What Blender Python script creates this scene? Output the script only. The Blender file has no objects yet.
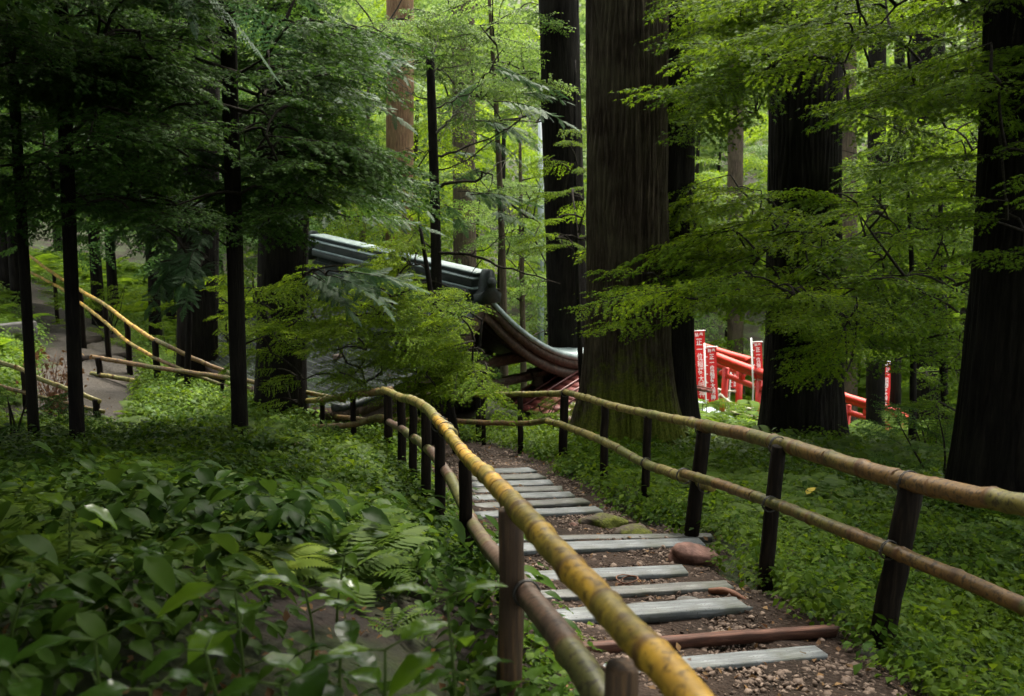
import bpy, bmesh, math, random
import numpy as np
from mathutils import Vector, Matrix

R = math.radians
rng = np.random.default_rng(7)
random.seed(7)
scene = bpy.context.scene
COL = scene.collection

# ------------------------------------------------------------------ camera geometry
F = 1000.0; CX = 512.0; CY = 348.0
PITCH = R(10.0); SP, CP = math.sin(PITCH), math.cos(PITCH)
CAMZ = 1.6

def P(px, py, d):
    """world point seen at a pixel at a depth along the view axis"""
    u = (px - CX) / F * d; v = (py - CY) / F * d
    return np.array([u, d * CP - v * SP, CAMZ - (d * SP + v * CP)])

# ------------------------------------------------------------------ terrain
def xc(y): return 0.9 - 0.17 * (y - 4.0)          # centre line of the stair path
def prof(y): return CAMZ - (1.42 + 0.175 * y)     # its height

pts = []
for y in (-3, -1, 1, 3, 5, 7, 9, 11, 12.3):
    for s in (-0.8, 0.8):
        pts.append((xc(y) + s, y, prof(y)))
for px, py, d in [(100,696,2.6),(300,696,2.8),(450,690,3.2),(0,560,4.0),(150,560,4.2),(300,560,4.6),(385,560,5.2),
    (0,490,7.0),(150,490,7.2),(300,488,8.0),(370,482,9.0),(0,458,9.0),(150,452,10.0),(240,450,10.0),(330,464,11.5),
    (465,575,5.2),(438,550,6.6),(412,497,8.2),(387,457,10.5),
    (100,392,15.0),(60,405,13.5),(40,305,25.0),(100,345,20.0),(0,330,20.0),(10,282,30.0),(150,372,18.0),(200,397,17.0),
    (280,412,15.0),(322,440,13.5),(430,442,14.5),(500,442,14.0),(565,442,14.0),(630,450,14.0),(300,430,20.0),(400,432,20.0),
    (500,417,19.0),(563,404,20.0),(700,447,14.0),(800,441,15.5),(900,472,12.5),(1000,520,9.5),(1020,600,6.5),(1000,690,5.0),
    (850,520,9.0),(950,580,6.8),(830,632,5.1),(735,438,20.0),(850,460,20.0),(1000,450,18.0),(690,540,7.3),(646,511,8.6)]:
    pts.append(tuple(P(px, py, d)))
pts += [(5.5,22,-4.6),(3.4,23.5,-5.0),(4.6,25,-5.4),(6.6,25,-5.4),(8.6,24,-5.2),(10,27,-5.9),(7.5,21.5,-4.6),(5.2,29,-6.4)]
pts += [(2,28,-6.6),(7,28,-6.6),(12,28,-6.9),(-4,28,-4.2),(5,38,-6.6),(15,38,-6.6),(-6,38,-4.0),(-12,28,-2.6),(-20,35,-1.5),
        (-30,20,0.5),(-20,12,-0.2),(-15,0,1.0),(-12,6,-0.1),(-8,-6,0.9),(0,-8,0.8),(10,-6,0.2),(14,4,-1.6),(20,14,-3.6),(25,30,-5),
        (0,60,-3),(20,60,-4),(-25,60,1),(45,50,-2),(-60,50,8),(0,95,8),(40,95,8),(-45,95,12),(60,10,-2),(-60,-10,6),(0,-60,8),(60,-50,3),
        (0,150,26),(90,140,24),(-90,140,28),(110,50,8),(-120,50,18),(-110,-60,16),(110,-70,10)]
CP_ = np.array(pts)
def _phi(r2): return np.where(r2 > 0, 0.5 * r2 * np.log(np.maximum(r2, 1e-12)), 0.0)
n_ = len(CP_)
_K = _phi(((CP_[:, None, :2] - CP_[None, :, :2]) ** 2).sum(-1)) + np.eye(n_) * 0.25
_Q = np.c_[np.ones(n_), CP_[:, :2]]
_A = np.block([[_K, _Q], [_Q.T, np.zeros((3, 3))]])
_W = np.linalg.solve(_A, np.r_[CP_[:, 2], 0, 0, 0])

# smooth value noise
_NT = rng.random((256, 256))
def vnoise(x, y, s=1.0, o=0):
    x = np.asarray(x) / s + o * 17.3; y = np.asarray(y) / s + o * 31.7
    xi = np.floor(x).astype(int); yi = np.floor(y).astype(int)
    fx = x - xi; fy = y - yi
    fx = fx * fx * (3 - 2 * fx); fy = fy * fy * (3 - 2 * fy)
    a = _NT[xi % 256, yi % 256]; b = _NT[(xi + 1) % 256, yi % 256]
    c = _NT[xi % 256, (yi + 1) % 256]; d = _NT[(xi + 1) % 256, (yi + 1) % 256]
    return (a * (1 - fx) + b * fx) * (1 - fy) + (c * (1 - fx) + d * fx) * fy

def H(x, y):
    x = np.atleast_1d(np.asarray(x, float)); y = np.atleast_1d(np.asarray(y, float))
    sh = x.shape; x = x.ravel(); y = y.ravel()
    xq = np.clip(x, -130, 130); yq = np.clip(y, -80, 160)
    out = np.empty(len(x))
    for i in range(0, len(x), 20000):
        a = xq[i:i+20000]; b = yq[i:i+20000]
        r2 = (a[:, None] - CP_[None, :, 0]) ** 2 + (b[:, None] - CP_[None, :, 1]) ** 2
        out[i:i+20000] = _phi(r2) @ _W[:n_] + _W[n_] + _W[n_+1] * a + _W[n_+2] * b
    m = np.clip(1 - on_path(x, y), 0, 1)
    out += (vnoise(x, y, .9) - .5) * .12 * m + (vnoise(x, y, .3, 2) - .5) * .03
    return out.reshape(sh)

UPPER = np.array([P(70,420,12.2), P(85,385,15.0), P(95,352,19.0), P(70,322,23.0), P(40,303,26.5), P(5,290,31)])[:, :2]
LAND = np.array([[xc(12.3), 12.3], [-1.0, 13.2], [-2.2, 13.0]])
def seg_dist(x, y, poly):
    best = np.full(x.shape, 1e9)
    for (ax, ay), (bx, by) in zip(poly[:-1], poly[1:]):
        dx, dy = bx - ax, by - ay
        t = np.clip(((x - ax) * dx + (y - ay) * dy) / (dx * dx + dy * dy), 0, 1)
        best = np.minimum(best, np.hypot(x - ax - t * dx, y - ay - t * dy))
    return best
STAIR = np.array([[xc(-4), -4], [xc(12.3), 12.3]])
def stair_d(x, y): return np.minimum(seg_dist(x, y, STAIR), seg_dist(x, y, LAND) + .25)
def on_path(x, y):
    """0..1: bare trodden ground"""
    x = np.asarray(x, float); y = np.asarray(y, float)
    j = (vnoise(x, y, .35, 3) - .5) * .30
    a = np.clip((0.86 + j * 1.3 - stair_d(x, y)) / .15, 0, 1)
    b = np.clip((0.85 + j - seg_dist(x, y, UPPER)) / .15, 0, 1)
    return np.maximum(a, b)

def h1(x, y): return float(H(x, y)[0])
def hit(px, py, dmin=1.0, dmax=60.0):
    """first terrain point seen at a pixel"""
    ds = np.linspace(dmin, dmax, 1200)
    p = np.array([P(px, py, d) for d in ds])
    below = p[:, 2] < H(p[:, 0], p[:, 1])
    i = int(np.argmax(below)) if below.any() else len(ds) - 1
    return p[i], ds[i]

# ------------------------------------------------------------------ mesh helpers
class Acc:
    def __init__(s): s.v = []; s.t = []; s.m = []; s.n = 0; s.att = {}
    def add(s, v, t, m=0, **att):
        v = np.asarray(v, float).reshape(-1, 3); t = np.asarray(t, int).reshape(-1, 3)
        s.v.append(v); s.t.append(t + s.n); s.n += len(v)
        s.m.append(np.full(len(t), m) if np.isscalar(m) else np.asarray(m))
        for k in set(list(s.att) + list(att)):
            if k not in s.att: s.att[k] = [np.zeros(s.n - len(v))] if s.n > len(v) else []
            s.att[k].append(np.asarray(att[k], float) if k in att else np.zeros(len(v)))
    def inst(s, tmpl, mats, offs):
        """tmpl=(v,t,m); mats (K,3,3), offs (K,3)"""
        v, t, m = tmpl; K = len(mats)
        if K == 0: return
        V = np.einsum('kij,nj->kni', mats, v) + offs[:, None, :]
        T = t[None] + (np.arange(K) * len(v))[:, None, None]
        s.add(V.reshape(-1, 3), T.reshape(-1, 3), np.tile(m, K))
    def arrays(s):
        return np.concatenate(s.v), np.concatenate(s.t), np.concatenate(s.m)
    def mesh(s, name, mats, smooth=False):
        v, t, m = s.arrays()
        me = bpy.data.meshes.new(name)
        me.vertices.add(len(v)); me.vertices.foreach_set('co', v.astype(np.float32).ravel())
        me.loops.add(len(t) * 3); me.loops.foreach_set('vertex_index', t.astype(np.int32).ravel())
        me.polygons.add(len(t)); me.polygons.foreach_set('loop_start', np.arange(0, len(t) * 3, 3, dtype=np.int32))
        me.polygons.foreach_set('material_index', m.astype(np.int32))
        if smooth: me.polygons.foreach_set('use_smooth', np.ones(len(t), bool))
        for k, a in s.att.items():
            at = me.attributes.new(k, 'FLOAT', 'POINT'); at.data.foreach_set('value', np.concatenate(a).astype(np.float32))
        for mt in (mats if isinstance(mats, (list, tuple)) else [mats]): me.materials.append(mt)
        me.update(calc_edges=True)
        return me

def tag(o, label=None, cat=None, group=None, kind=None):
    if label: o['label'] = label
    if cat: o['category'] = cat
    if group: o['group'] = group
    if kind: o['kind'] = kind
    return o
def link(name, me, parent=None):
    o = bpy.data.objects.new(name, me); COL.objects.link(o)
    if parent is not None:
        o.parent = parent
        o.matrix_parent_inverse = Matrix.Translation(-Vector(parent.location)) @ Matrix.Identity(4) if False else Matrix.Identity(4)
    return o
def obj(name, acc, mats, parent=None, smooth=False):
    """acc in world coordinates; becomes local to its parent (parents are unrotated empties)"""
    me = acc.mesh(name, mats, smooth) if isinstance(acc, Acc) else acc
    o = bpy.data.objects.new(name, me); COL.objects.link(o)
    if parent is not None:
        o.parent = parent
        w = Matrix.Identity(4)
        q = parent
        loc = Vector((0, 0, 0))
        while q is not None: loc += q.location; q = q.parent
        o.location = -loc if isinstance(acc, Acc) else (0, 0, 0)
    return o
def thing(name, loc, label, cat, group=None, rz=0):
    o = bpy.data.objects.new(name, None); COL.objects.link(o)
    o.location = Vector([float(c) for c in loc]); o.rotation_euler = (0, 0, rz); o.empty_display_size = .2
    return tag(o, label, cat, group)
def copy_tree(o, parent=None):
    c = o.copy(); COL.objects.link(c)
    if parent is not None: c.parent = parent
    for ch in list(o.children): copy_tree(ch, c)
    return c

def frames(p):
    p = np.asarray(p, float); n = len(p)
    t = np.gradient(p, axis=0); t /= np.linalg.norm(t, axis=1, keepdims=True) + 1e-9
    a = np.array([0, 0, 1.0]) if abs(t[0, 2]) < .9 else np.array([1.0, 0, 0])
    u = np.cross(t[0], a); u /= np.linalg.norm(u)
    U = [u]
    for i in range(1, n):
        u = U[-1] - t[i] * np.dot(U[-1], t[i]); u /= np.linalg.norm(u) + 1e-9; U.append(u)
    U = np.array(U); V = np.cross(t, U)
    return t, U, V
def tube(p, r, sides=8, caps=True, rmod=None):
    p = np.asarray(p, float); n = len(p); r = np.broadcast_to(np.asarray(r, float), (n,))
    t, U, V = frames(p)
    th = np.arange(sides) * 2 * np.pi / sides
    rr = r[:, None] * (np.ones((n, sides)) if rmod is None else rmod)
    v = p[:, None] + rr[..., None] * (np.cos(th)[None, :, None] * U[:, None] + np.sin(th)[None, :, None] * V[:, None])
    v = v.reshape(-1, 3)
    i = np.arange(n - 1)[:, None] * sides; j = np.arange(sides)[None]; k = (j + 1) % sides
    a, b, c, d = i + j, i + k, i + sides + k, i + sides + j
    tr = np.concatenate([np.stack([a, b, c], -1).reshape(-1, 3), np.stack([a, c, d], -1).reshape(-1, 3)])
    if caps:
        v = np.vstack([v, p[0], p[-1]]); e0 = n * sides; j = np.arange(sides); k = (j + 1) % sides
        tr = np.vstack([tr, np.c_[np.full(sides, e0), k, j], np.c_[np.full(sides, e0 + 1), (n-1)*sides + j, (n-1)*sides + k]])
    return v, tr
def curve(p, n):
    """Catmull-Rom resampling"""
    p = np.asarray(p, float)
    q = np.vstack([2 * p[0] - p[1], p, 2 * p[-1] - p[-2]])
    out = []
    for u in np.linspace(0, len(p) - 1 - 1e-9, n):
        i = int(u); f = u - i; a, b, c, d = q[i:i+4]
        out.append(.5 * ((2*b) + (-a + c)*f + (2*a - 5*b + 4*c - d)*f*f + (-a + 3*b - 3*c + d)*f**3))
    return np.array(out)
def box(acc, c, size, ax=None, m=0, bev=0.0, jit=0.0):
    """bevelled box from a bmesh; ax = 3x3 rows of local axes"""
    bm = bmesh.new(); bmesh.ops.create_cube(bm, size=1.0)
    for v in bm.verts: v.co = Vector((v.co.x * size[0], v.co.y * size[1], v.co.z * size[2]))
    if bev > 0: bmesh.ops.bevel(bm, geom=list(bm.edges), offset=bev, segments=1, profile=.5, affect='EDGES')
    bmesh.ops.triangulate(bm, faces=list(bm.faces))
    v = np.array([q.co[:] for q in bm.verts]); t = np.array([[q.index for q in f.verts] for f in bm.faces]); bm.free()
    if jit: v += rng.normal(0, jit, v.shape)
    if ax is not None: v = v @ np.asarray(ax)
    acc.add(v + np.asarray(c), t, m)
def ax_from(d, up=(0, 0, 1)):
    d = np.asarray(d, float); d = d / np.linalg.norm(d)
    s = np.cross(np.asarray(up, float), d); s /= np.linalg.norm(s); u = np.cross(d, s)
    return np.array([d, s, u])

# ------------------------------------------------------------------ materials
class NT:
    def __init__(s, name):
        s.m = bpy.data.materials.new(name); s.m.use_nodes = True
        s.t = s.m.node_tree; s.t.nodes.clear()
        s.out = s.n('ShaderNodeOutputMaterial')
    def n(s, typ, **kw):
        q = s.t.nodes.new(typ)
        for k, v in kw.items(): setattr(q, k, v)
        return q
    def l(s, a, b): s.t.links.new(a, b)
    def coord(s, scale=(1, 1, 1), what='Object'):
        tc = s.n('ShaderNodeTexCoord'); mp = s.n('ShaderNodeMapping'); mp.inputs['Scale'].default_value = scale
        s.l(tc.outputs[what], mp.inputs['Vector']); return mp.outputs['Vector']
    def noise(s, vec, scale, detail=4, rough=.55, dist=0):
        q = s.n('ShaderNodeTexNoise'); q.inputs['Scale'].default_value = scale; q.inputs['Detail'].default_value = detail
        q.inputs['Roughness'].default_value = rough; q.inputs['Distortion'].default_value = dist
        s.l(vec, q.inputs['Vector']); return q.outputs['Fac']
    def ramp(s, fac, stops):
        q = s.n('ShaderNodeValToRGB'); e = q.color_ramp.elements
        while len(e) < len(stops): e.new(.5)
        for i, (p, c) in enumerate(stops):
            e[i].position = p; e[i].color = (*c, 1) if len(c) == 3 else c
        s.l(fac, q.inputs['Fac']); return q.outputs['Color']
    def mix(s, fac, a, b, mode='MIX'):
        q = s.n('ShaderNodeMix'); q.data_type = 'RGBA'; q.blend_type = mode
        for sock, val in ((q.inputs[0], fac), (q.inputs[6], a), (q.inputs[7], b)):
            if hasattr(val, 'is_linked'): s.l(val, sock)
            else: sock.default_value = val if not isinstance(val, tuple) or len(val) == 4 else (*val, 1)
        return q.outputs[2]
    def attr(s, name):
        q = s.n('ShaderNodeAttribute'); q.attribute_name = name; return q.outputs['Fac']
    def math(s, op, a, b=0.0):
        q = s.n('ShaderNodeMath'); q.operation = op
        for sock, val in ((q.inputs[0], a), (q.inputs[1], b)):
            if hasattr(val, 'is_linked'): s.l(val, sock)
            else: sock.default_value = val
        return q.outputs[0]
    def bsdf(s, col, rough=.7, spec=.4, bump=None, bstr=.4, bdist=.02, metal=0.0):
        q = s.n('ShaderNodeBsdfPrincipled')
        if hasattr(col, 'is_linked'): s.l(col, q.inputs['Base Color'])
        else: q.inputs['Base Color'].default_value = (*col, 1)
        if hasattr(rough, 'is_linked'): s.l(rough, q.inputs['Roughness'])
        else: q.inputs['Roughness'].default_value = rough
        q.inputs['Specular IOR Level'].default_value = spec; q.inputs['Metallic'].default_value = metal
        if bump is not None:
            b = s.n('ShaderNodeBump'); b.inputs['Strength'].default_value = bstr; b.inputs['Distance'].default_value = bdist
            s.l(bump, b.inputs['Height']); s.l(b.outputs['Normal'], q.inputs['Normal'])
        return q.outputs['BSDF']
    def done(s, sh): s.l(sh, s.out.inputs['Surface']); return s.m

def leaf_mat(name, c1, c2, c3=None, trans=.4, rough=.55, spec=.10, tmul=1.9, clump=.8, bump=False):
    k = NT(name)
    g = k.n('ShaderNodeNewGeometry'); ri = g.outputs['Random Per Island']
    stops = [(0.0, c1), (.6, c2), (1.0, c3 or c2)]
    col = k.ramp(ri, stops)
    nz = k.noise(k.coord(), clump, 2)
    col = k.mix(k.ramp(nz, [(.35, (0, 0, 0)), (.65, (1, 1, 1))]), col, k.mix(.55, col, c3 or c2))
    bm = k.noise(k.coord(), 60, 2) if bump else None
    p = k.bsdf(col, rough, spec, bm, .25, .004)
    tr = k.n('ShaderNodeBsdfTranslucent')
    hs = k.n('ShaderNodeHueSaturation'); hs.inputs['Hue'].default_value = .485; hs.inputs['Saturation'].default_value = 1.0
    hs.inputs['Value'].default_value = tmul; k.l(col, hs.inputs['Color']); k.l(hs.outputs['Color'], tr.inputs['Color'])
    mx = k.n('ShaderNodeMixShader'); mx.inputs[0].default_value = trans
    k.l(p, mx.inputs[1]); k.l(tr.outputs[0], mx.inputs[2])
    return k.done(mx.outputs[0])

def bark_mat(name, c1, c2, sc=(9, 9, 1.1), moss=False, rough=.85, bstr=.9, bdist=.03):
    k = NT(name); v = k.coord(sc); f = k.noise(v, 3.0, 8, .62, .3)
    v2 = k.coord((1, 1, 1)); f2 = k.noise(v2, 2.2, 4)
    col = k.ramp(f, [(.30, tuple(c * .45 for c in c1)), (.5, c1), (.75, c2)])
    col = k.mix(k.ramp(f2, [(.4, (0, 0, 0)), (.7, (.5, .5, .5))]), col, (c2[0] * .9, c2[1] * 1.05, c2[2] * .9))
    if moss:
        ma = k.attr('moss'); mn = k.noise(v2, 6, 6, .75)
        mf = k.math('MULTIPLY', ma, k.math('MULTIPLY', mn, 3.0))
        mr = k.ramp(mf, [(.55, (0, 0, 0)), (.85, (1, 1, 1))])
        col = k.mix(mr, col, k.ramp(k.noise(v2, 40, 3), [(.3, (.045, .06, .008)), (.7, (.13, .14, .022))]))
    return k.done(k.bsdf(col, rough, .05, f, bstr, bdist))

M = {}
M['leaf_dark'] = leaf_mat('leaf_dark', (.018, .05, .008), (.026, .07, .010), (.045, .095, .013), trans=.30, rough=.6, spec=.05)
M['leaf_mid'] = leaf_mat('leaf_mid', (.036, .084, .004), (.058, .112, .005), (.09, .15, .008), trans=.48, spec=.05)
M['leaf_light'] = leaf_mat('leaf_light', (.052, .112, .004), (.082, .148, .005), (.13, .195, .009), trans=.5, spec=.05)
M['leaf_yellow'] = leaf_mat('leaf_yellow', (.05, .115, .018), (.075, .145, .024), (.12, .19, .034), trans=.45, tmul=1.6)
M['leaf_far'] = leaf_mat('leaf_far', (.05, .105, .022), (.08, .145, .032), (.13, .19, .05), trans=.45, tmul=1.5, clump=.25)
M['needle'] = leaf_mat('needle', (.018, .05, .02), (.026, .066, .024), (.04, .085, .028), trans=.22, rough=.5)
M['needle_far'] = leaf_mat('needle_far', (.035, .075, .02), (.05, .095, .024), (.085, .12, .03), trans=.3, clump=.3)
M['herb'] = leaf_mat('herb', (.022, .056, .003), (.040, .084, .004), (.08, .13, .006), trans=.36, rough=.5, spec=.06, clump=1.3)
M['herb_dark'] = leaf_mat('herb_dark', (.012, .032, .005), (.02, .05, .006), (.042, .08, .008), trans=.30, rough=.45, spec=.05, clump=1.1)
M['fern'] = leaf_mat('fern', (.03, .065, .006), (.046, .088, .007), (.08, .13, .010), trans=.4)
M['fern_yellow'] = leaf_mat('fern_yellow', (.10, .17, .012), (.14, .21, .016), (.18, .24, .02), trans=.42)
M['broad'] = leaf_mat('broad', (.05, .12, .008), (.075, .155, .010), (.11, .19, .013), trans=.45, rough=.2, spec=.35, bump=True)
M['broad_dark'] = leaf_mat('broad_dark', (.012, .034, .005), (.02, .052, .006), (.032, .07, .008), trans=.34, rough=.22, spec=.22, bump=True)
M['dead_leaf'] = leaf_mat('dead_leaf', (.06, .035, .016), (.11, .055, .025), (.2, .12, .05), trans=.15, rough=.6)
M['pale_leaf'] = leaf_mat('pale_leaf', (.3, .24, .16), (.36, .28, .2), trans=.2)
M['yellow_leaf'] = leaf_mat('yellow_leaf', (.42, .30, .03), (.5, .38, .05), (.55, .4, .06), trans=.3, rough=.5)
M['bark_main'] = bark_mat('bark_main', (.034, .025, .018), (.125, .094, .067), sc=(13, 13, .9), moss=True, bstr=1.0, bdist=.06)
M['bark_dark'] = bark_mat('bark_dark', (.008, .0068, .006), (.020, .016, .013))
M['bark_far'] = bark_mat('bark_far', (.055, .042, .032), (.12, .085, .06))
M['bark_red'] = bark_mat('bark_red', (.13, .075, .045), (.26, .16, .10))
M['twig'] = bark_mat('twig', (.02, .016, .013), (.05, .042, .034), sc=(14, 14, 14))
M['pale_twig'] = bark_mat('pale_twig', (.12, .11, .09), (.26, .24, .2), sc=(14, 14, 14))
M['stem'] = leaf_mat('stem', (.03, .06, .012), (.05, .08, .015), trans=.1)

def m_bamboo(name, base, stain, dark):
    k = NT(name); v = k.coord((1, 1, 1)); f = k.noise(v, 9, 8, .72, .8); f2 = k.noise(v, 38, 5, .7); f3 = k.noise(v, 3.6, 3)
    nd = k.attr('node'); sg = k.attr('seg')
    col = k.ramp(f, [(.36, dark), (.46, stain), (.55, base), (.68, tuple(min(1, c * 1.35) for c in base))])
    gr = k.ramp(k.math('ADD', k.math('MULTIPLY', sg, .45), k.math('MULTIPLY', f3, .6)), [(.42, (.10, .12, .02)), (.60, base)])
    col = k.mix(.55, col, gr)
    col = k.mix(k.ramp(f2, [(.50, (0, 0, 0)), (.60, (.8, .8, .8))]), col, dark)
    col = k.mix(k.ramp(nd, [(.25, (0, 0, 0)), (.8, (.85, .85, .85))]), col, (.085, .04, .016))
    rg = k.ramp(f, [(.3, (.65, .65, .65)), (.7, (.38, .38, .38))])
    return k.done(k.bsdf(col, rg, .3, f2, .25, .004))
M['bamboo_gold'] = m_bamboo('bamboo_gold', (.44, .26, .03), (.27, .14, .02), (.07, .038, .012))
M['bamboo_green'] = m_bamboo('bamboo_green', (.24, .19, .05), (.15, .13, .035), (.05, .04, .018))
M['bamboo_brown'] = m_bamboo('bamboo_brown', (.16, .088, .026), (.10, .055, .019), (.022, .014, .008))

def m_wood(name, c1, c2, sc=(3, 30, 30), rough=.7, bstr=.5, green=None, spec=.4):
    k = NT(name); v = k.coord(sc); f = k.noise(v, 1.6, 7, .65, .4); g = k.noise(k.coord(), 3.2, 4)
    col = k.ramp(f, [(.3, tuple(c * .5 for c in c1)), (.5, c1), (.72, c2)])
    if green:
        sp = k.noise(k.coord(), 70, 3, .6); col = k.mix(k.ramp(sp, [(.60, (0, 0, 0)), (.66, (.8, .8, .8))]), col, (.03, .025, .02))
    if green: col = k.mix(k.ramp(g, [(.5, (0, 0, 0)), (.7, (.75, .75, .75))]), col, green)
    return k.done(k.bsdf(col, k.ramp(g, [(.3, (rough - .2,) * 3), (.7, (rough,) * 3)]), spec, f, bstr, .008))
M['log'] = m_bamboo('weathered_pole', (.10, .062, .042), (.065, .04, .028), (.022, .014, .011))
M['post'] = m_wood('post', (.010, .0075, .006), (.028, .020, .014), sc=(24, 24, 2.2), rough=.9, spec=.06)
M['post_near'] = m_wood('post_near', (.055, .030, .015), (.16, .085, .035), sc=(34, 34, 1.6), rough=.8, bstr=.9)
M['plank'] = m_wood('plank', (.11, .12, .125), (.26, .275, .285), sc=(3, 34, 34), rough=.68, green=(.07, .075, .055), spec=.3)
M['plank_old'] = m_wood('plank_old', (.085, .085, .08), (.19, .195, .185), sc=(3, 34, 34), rough=.68, green=(.05, .055, .03), spec=.3)
M['plank_red'] = m_wood('plank_red', (.07, .03, .020), (.17, .078, .052), sc=(3, 34, 34), rough=.75, spec=.2)
M['temple_wood'] = m_wood('temple_wood', (.05, .03, .02), (.13, .08, .052), sc=(12, 12, 12), rough=.75)
M['temple_dark'] = m_wood('temple_dark', (.016, .012, .010), (.04, .029, .022), sc=(10, 10, 10), rough=.8)

def simple(name, c1, c2, scale=6, rough=.6, bstr=.3, bdist=.01, spec=.4, detail=6):
    k = NT(name); f = k.noise(k.coord(), scale, detail, .62)
    return k.done(k.bsdf(k.ramp(f, [(.3, c1), (.7, c2)]), rough, spec, f, bstr, bdist))
M['soil'] = simple('soil', (.016, .012, .008), (.045, .034, .018), 5, .9, .8, .04)
k = NT('forest_floor'); v = k.coord(); a = k.noise(v, 1.3, 6); b = k.noise(v, 24, 6, .7)
c = k.ramp(b, [(.3, (.006, .003, .002)), (.7, (.022, .011, .006))])
c = k.mix(k.ramp(a, [(.42, (0, 0, 0)), (.6, (1, 1, 1))]), c, k.ramp(b, [(.3, (.010, .018, .004)), (.7, (.035, .055, .009))]))
M['ground'] = k.done(k.bsdf(c, .9, .3, b, .9, .04))
k = NT('trodden_earth'); v = k.coord(); a = k.noise(v, 2.2, 5); b = k.noise(v, 55, 5, .7)
vo = k.n('ShaderNodeTexVoronoi'); vo.inputs['Scale'].default_value = 42; k.l(v, vo.inputs['Vector'])
c = k.ramp(b, [(.3, (.009, .005, .0035)), (.55, (.030, .018, .012)), (.8, (.075, .048, .035))])
c = k.mix(k.ramp(a, [(.4, (0, 0, 0)), (.65, (.85, .85, .85))]), c, (.014, .009, .006))
M['path'] = k.done(k.bsdf(c, .85, .12, vo.outputs['Distance'], .7, .02))
k = NT('gravel_path'); v = k.coord(); b = k.noise(v, 30, 5, .7); a = k.noise(v, 1.2, 4)
c = k.ramp(b, [(.3, (.022, .019, .016)), (.7, (.085, .076, .068))]); c = k.mix(k.ramp(a, [(.45, (0, 0, 0)), (.75, (.6, .6, .6))]), c, (.06, .05, .035))
M['gravel_path'] = k.done(k.bsdf(c, .9, .08, b, .9, .04))
M['pebble'] = leaf_mat('pebble', (.018, .010, .007), (.05, .031, .022), (.19, .14, .11), trans=0.0, rough=.6)
M['boulder'] = simple('boulder', (.06, .026, .019), (.21, .11, .085), 14, .75, .9, .015, .25, 9)
k = NT('mossy_stone'); v = k.coord(); a = k.noise(v, 5, 6); b = k.noise(v, 40, 4)
c = k.mix(k.ramp(a, [(.4, (0, 0, 0)), (.55, (1, 1, 1))]), (.07, .055, .045), k.ramp(b, [(.3, (.05, .06, .01)), (.7, (.12, .13, .02))]))
M['mossy_stone'] = k.done(k.bsdf(c, .9, .2, b, .7, .02))
M['stone'] = simple('stone', (.045, .043, .04), (.12, .115, .105), 8, .8, .6, .02)
# curved temple roof: dark copper-grey shingles, joints by brick bump
k = NT('roof_shingle'); tc = k.n('ShaderNodeUVMap'); br = k.n('ShaderNodeTexBrick')
br.inputs['Scale'].default_value = 1.0; br.inputs['Mortar Size'].default_value = .008; br.inputs['Brick Width'].default_value = 1.1; br.inputs['Row Height'].default_value = .125
br.inputs['Color1'].default_value = (.013, .015, .015, 1); br.inputs['Color2'].default_value = (.024, .027, .026, 1); br.inputs['Mortar'].default_value = (.07, .078, .078, 1)
k.l(tc.outputs['UV'], br.inputs['Vector']); nz = k.noise(k.coord(), 1.4, 5)
c = k.mix(k.ramp(nz, [(.4, (0, 0, 0)), (.7, (.7, .7, .7))]), br.outputs['Color'], (.03, .042, .028))
M['shingle'] = k.done(k.bsdf(c, .75, .05, br.outputs['Fac'], .6, .012))
M['copper'] = simple('copper', (.14, .19, .19), (.34, .41, .41), 7, .5, .3, .006, .4)
M['ridge'] = simple('ridge', (.014, .018, .018), (.045, .054, .053), 6, .6, .4, .008, .2)
k = NT('red_roofing'); v = k.coord(); nz = k.noise(v, 5, 5)
M['red_roof'] = k.done(k.bsdf(k.ramp(nz, [(.3, (.085, .020, .018)), (.7, (.17, .045, .038))]), .4, .5, nz, .15, .01))
M['vermilion'] = simple('vermilion', (.36, .020, .012), (.60, .03, .018), 7, .45, .1, .003)
M['torii_black'] = simple('torii_black', (.015, .013, .012), (.03, .028, .026), 6, .5)
M['banner_red'] = simple('banner_red', (.50, .012, .012), (.68, .02, .018), 5, .8, .1)
M['white_cloth'] = simple('white_cloth', (.78, .77, .75), (.84, .83, .81), 5, .8, .1)
M['straw'] = simple('straw', (.62, .58, .48), (.75, .72, .62), 30, .85, .3)
M['pale_metal'] = simple('pale_metal', (.14, .17, .18), (.22, .26, .27), 4, .5, .1)
M['wire'] = simple('wire', (.02, .018, .016), (.04, .035, .03), 20, .5)
M['rust'] = simple('rust', (.10, .035, .018), (.18, .07, .03), 20, .7)

# ------------------------------------------------------------------ ground sheets
def axis(lo, hi, step, far, grow=1.18):
    a = list(np.arange(lo, hi, step)); s = step; x = a[-1]
    while x < far: s *= grow; x += s; a.append(x)
    s = step; x = a[0]; b = []
    while x > -far: s *= grow; x -= s; b.append(x)
    return np.array(b[::-1] + a)
gx = axis(-9, 9, .13, 420); gy = axis(0, 17, .13, 420)
X, Y = np.meshgrid(gx, gy); Z = H(X, Y)
nx, ny = len(gx), len(gy)
i = (np.arange(ny - 1)[:, None] * nx + np.arange(nx - 1)[None]).ravel()
T = np.concatenate([np.c_[i, i + 1, i + nx + 1], np.c_[i, i + nx + 1, i + nx]])
A = Acc(); A.add(np.stack([X, Y, Z], -1).reshape(-1, 3), T)
tag(obj('ground', A, M['ground'], smooth=True), kind='structure')

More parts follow.
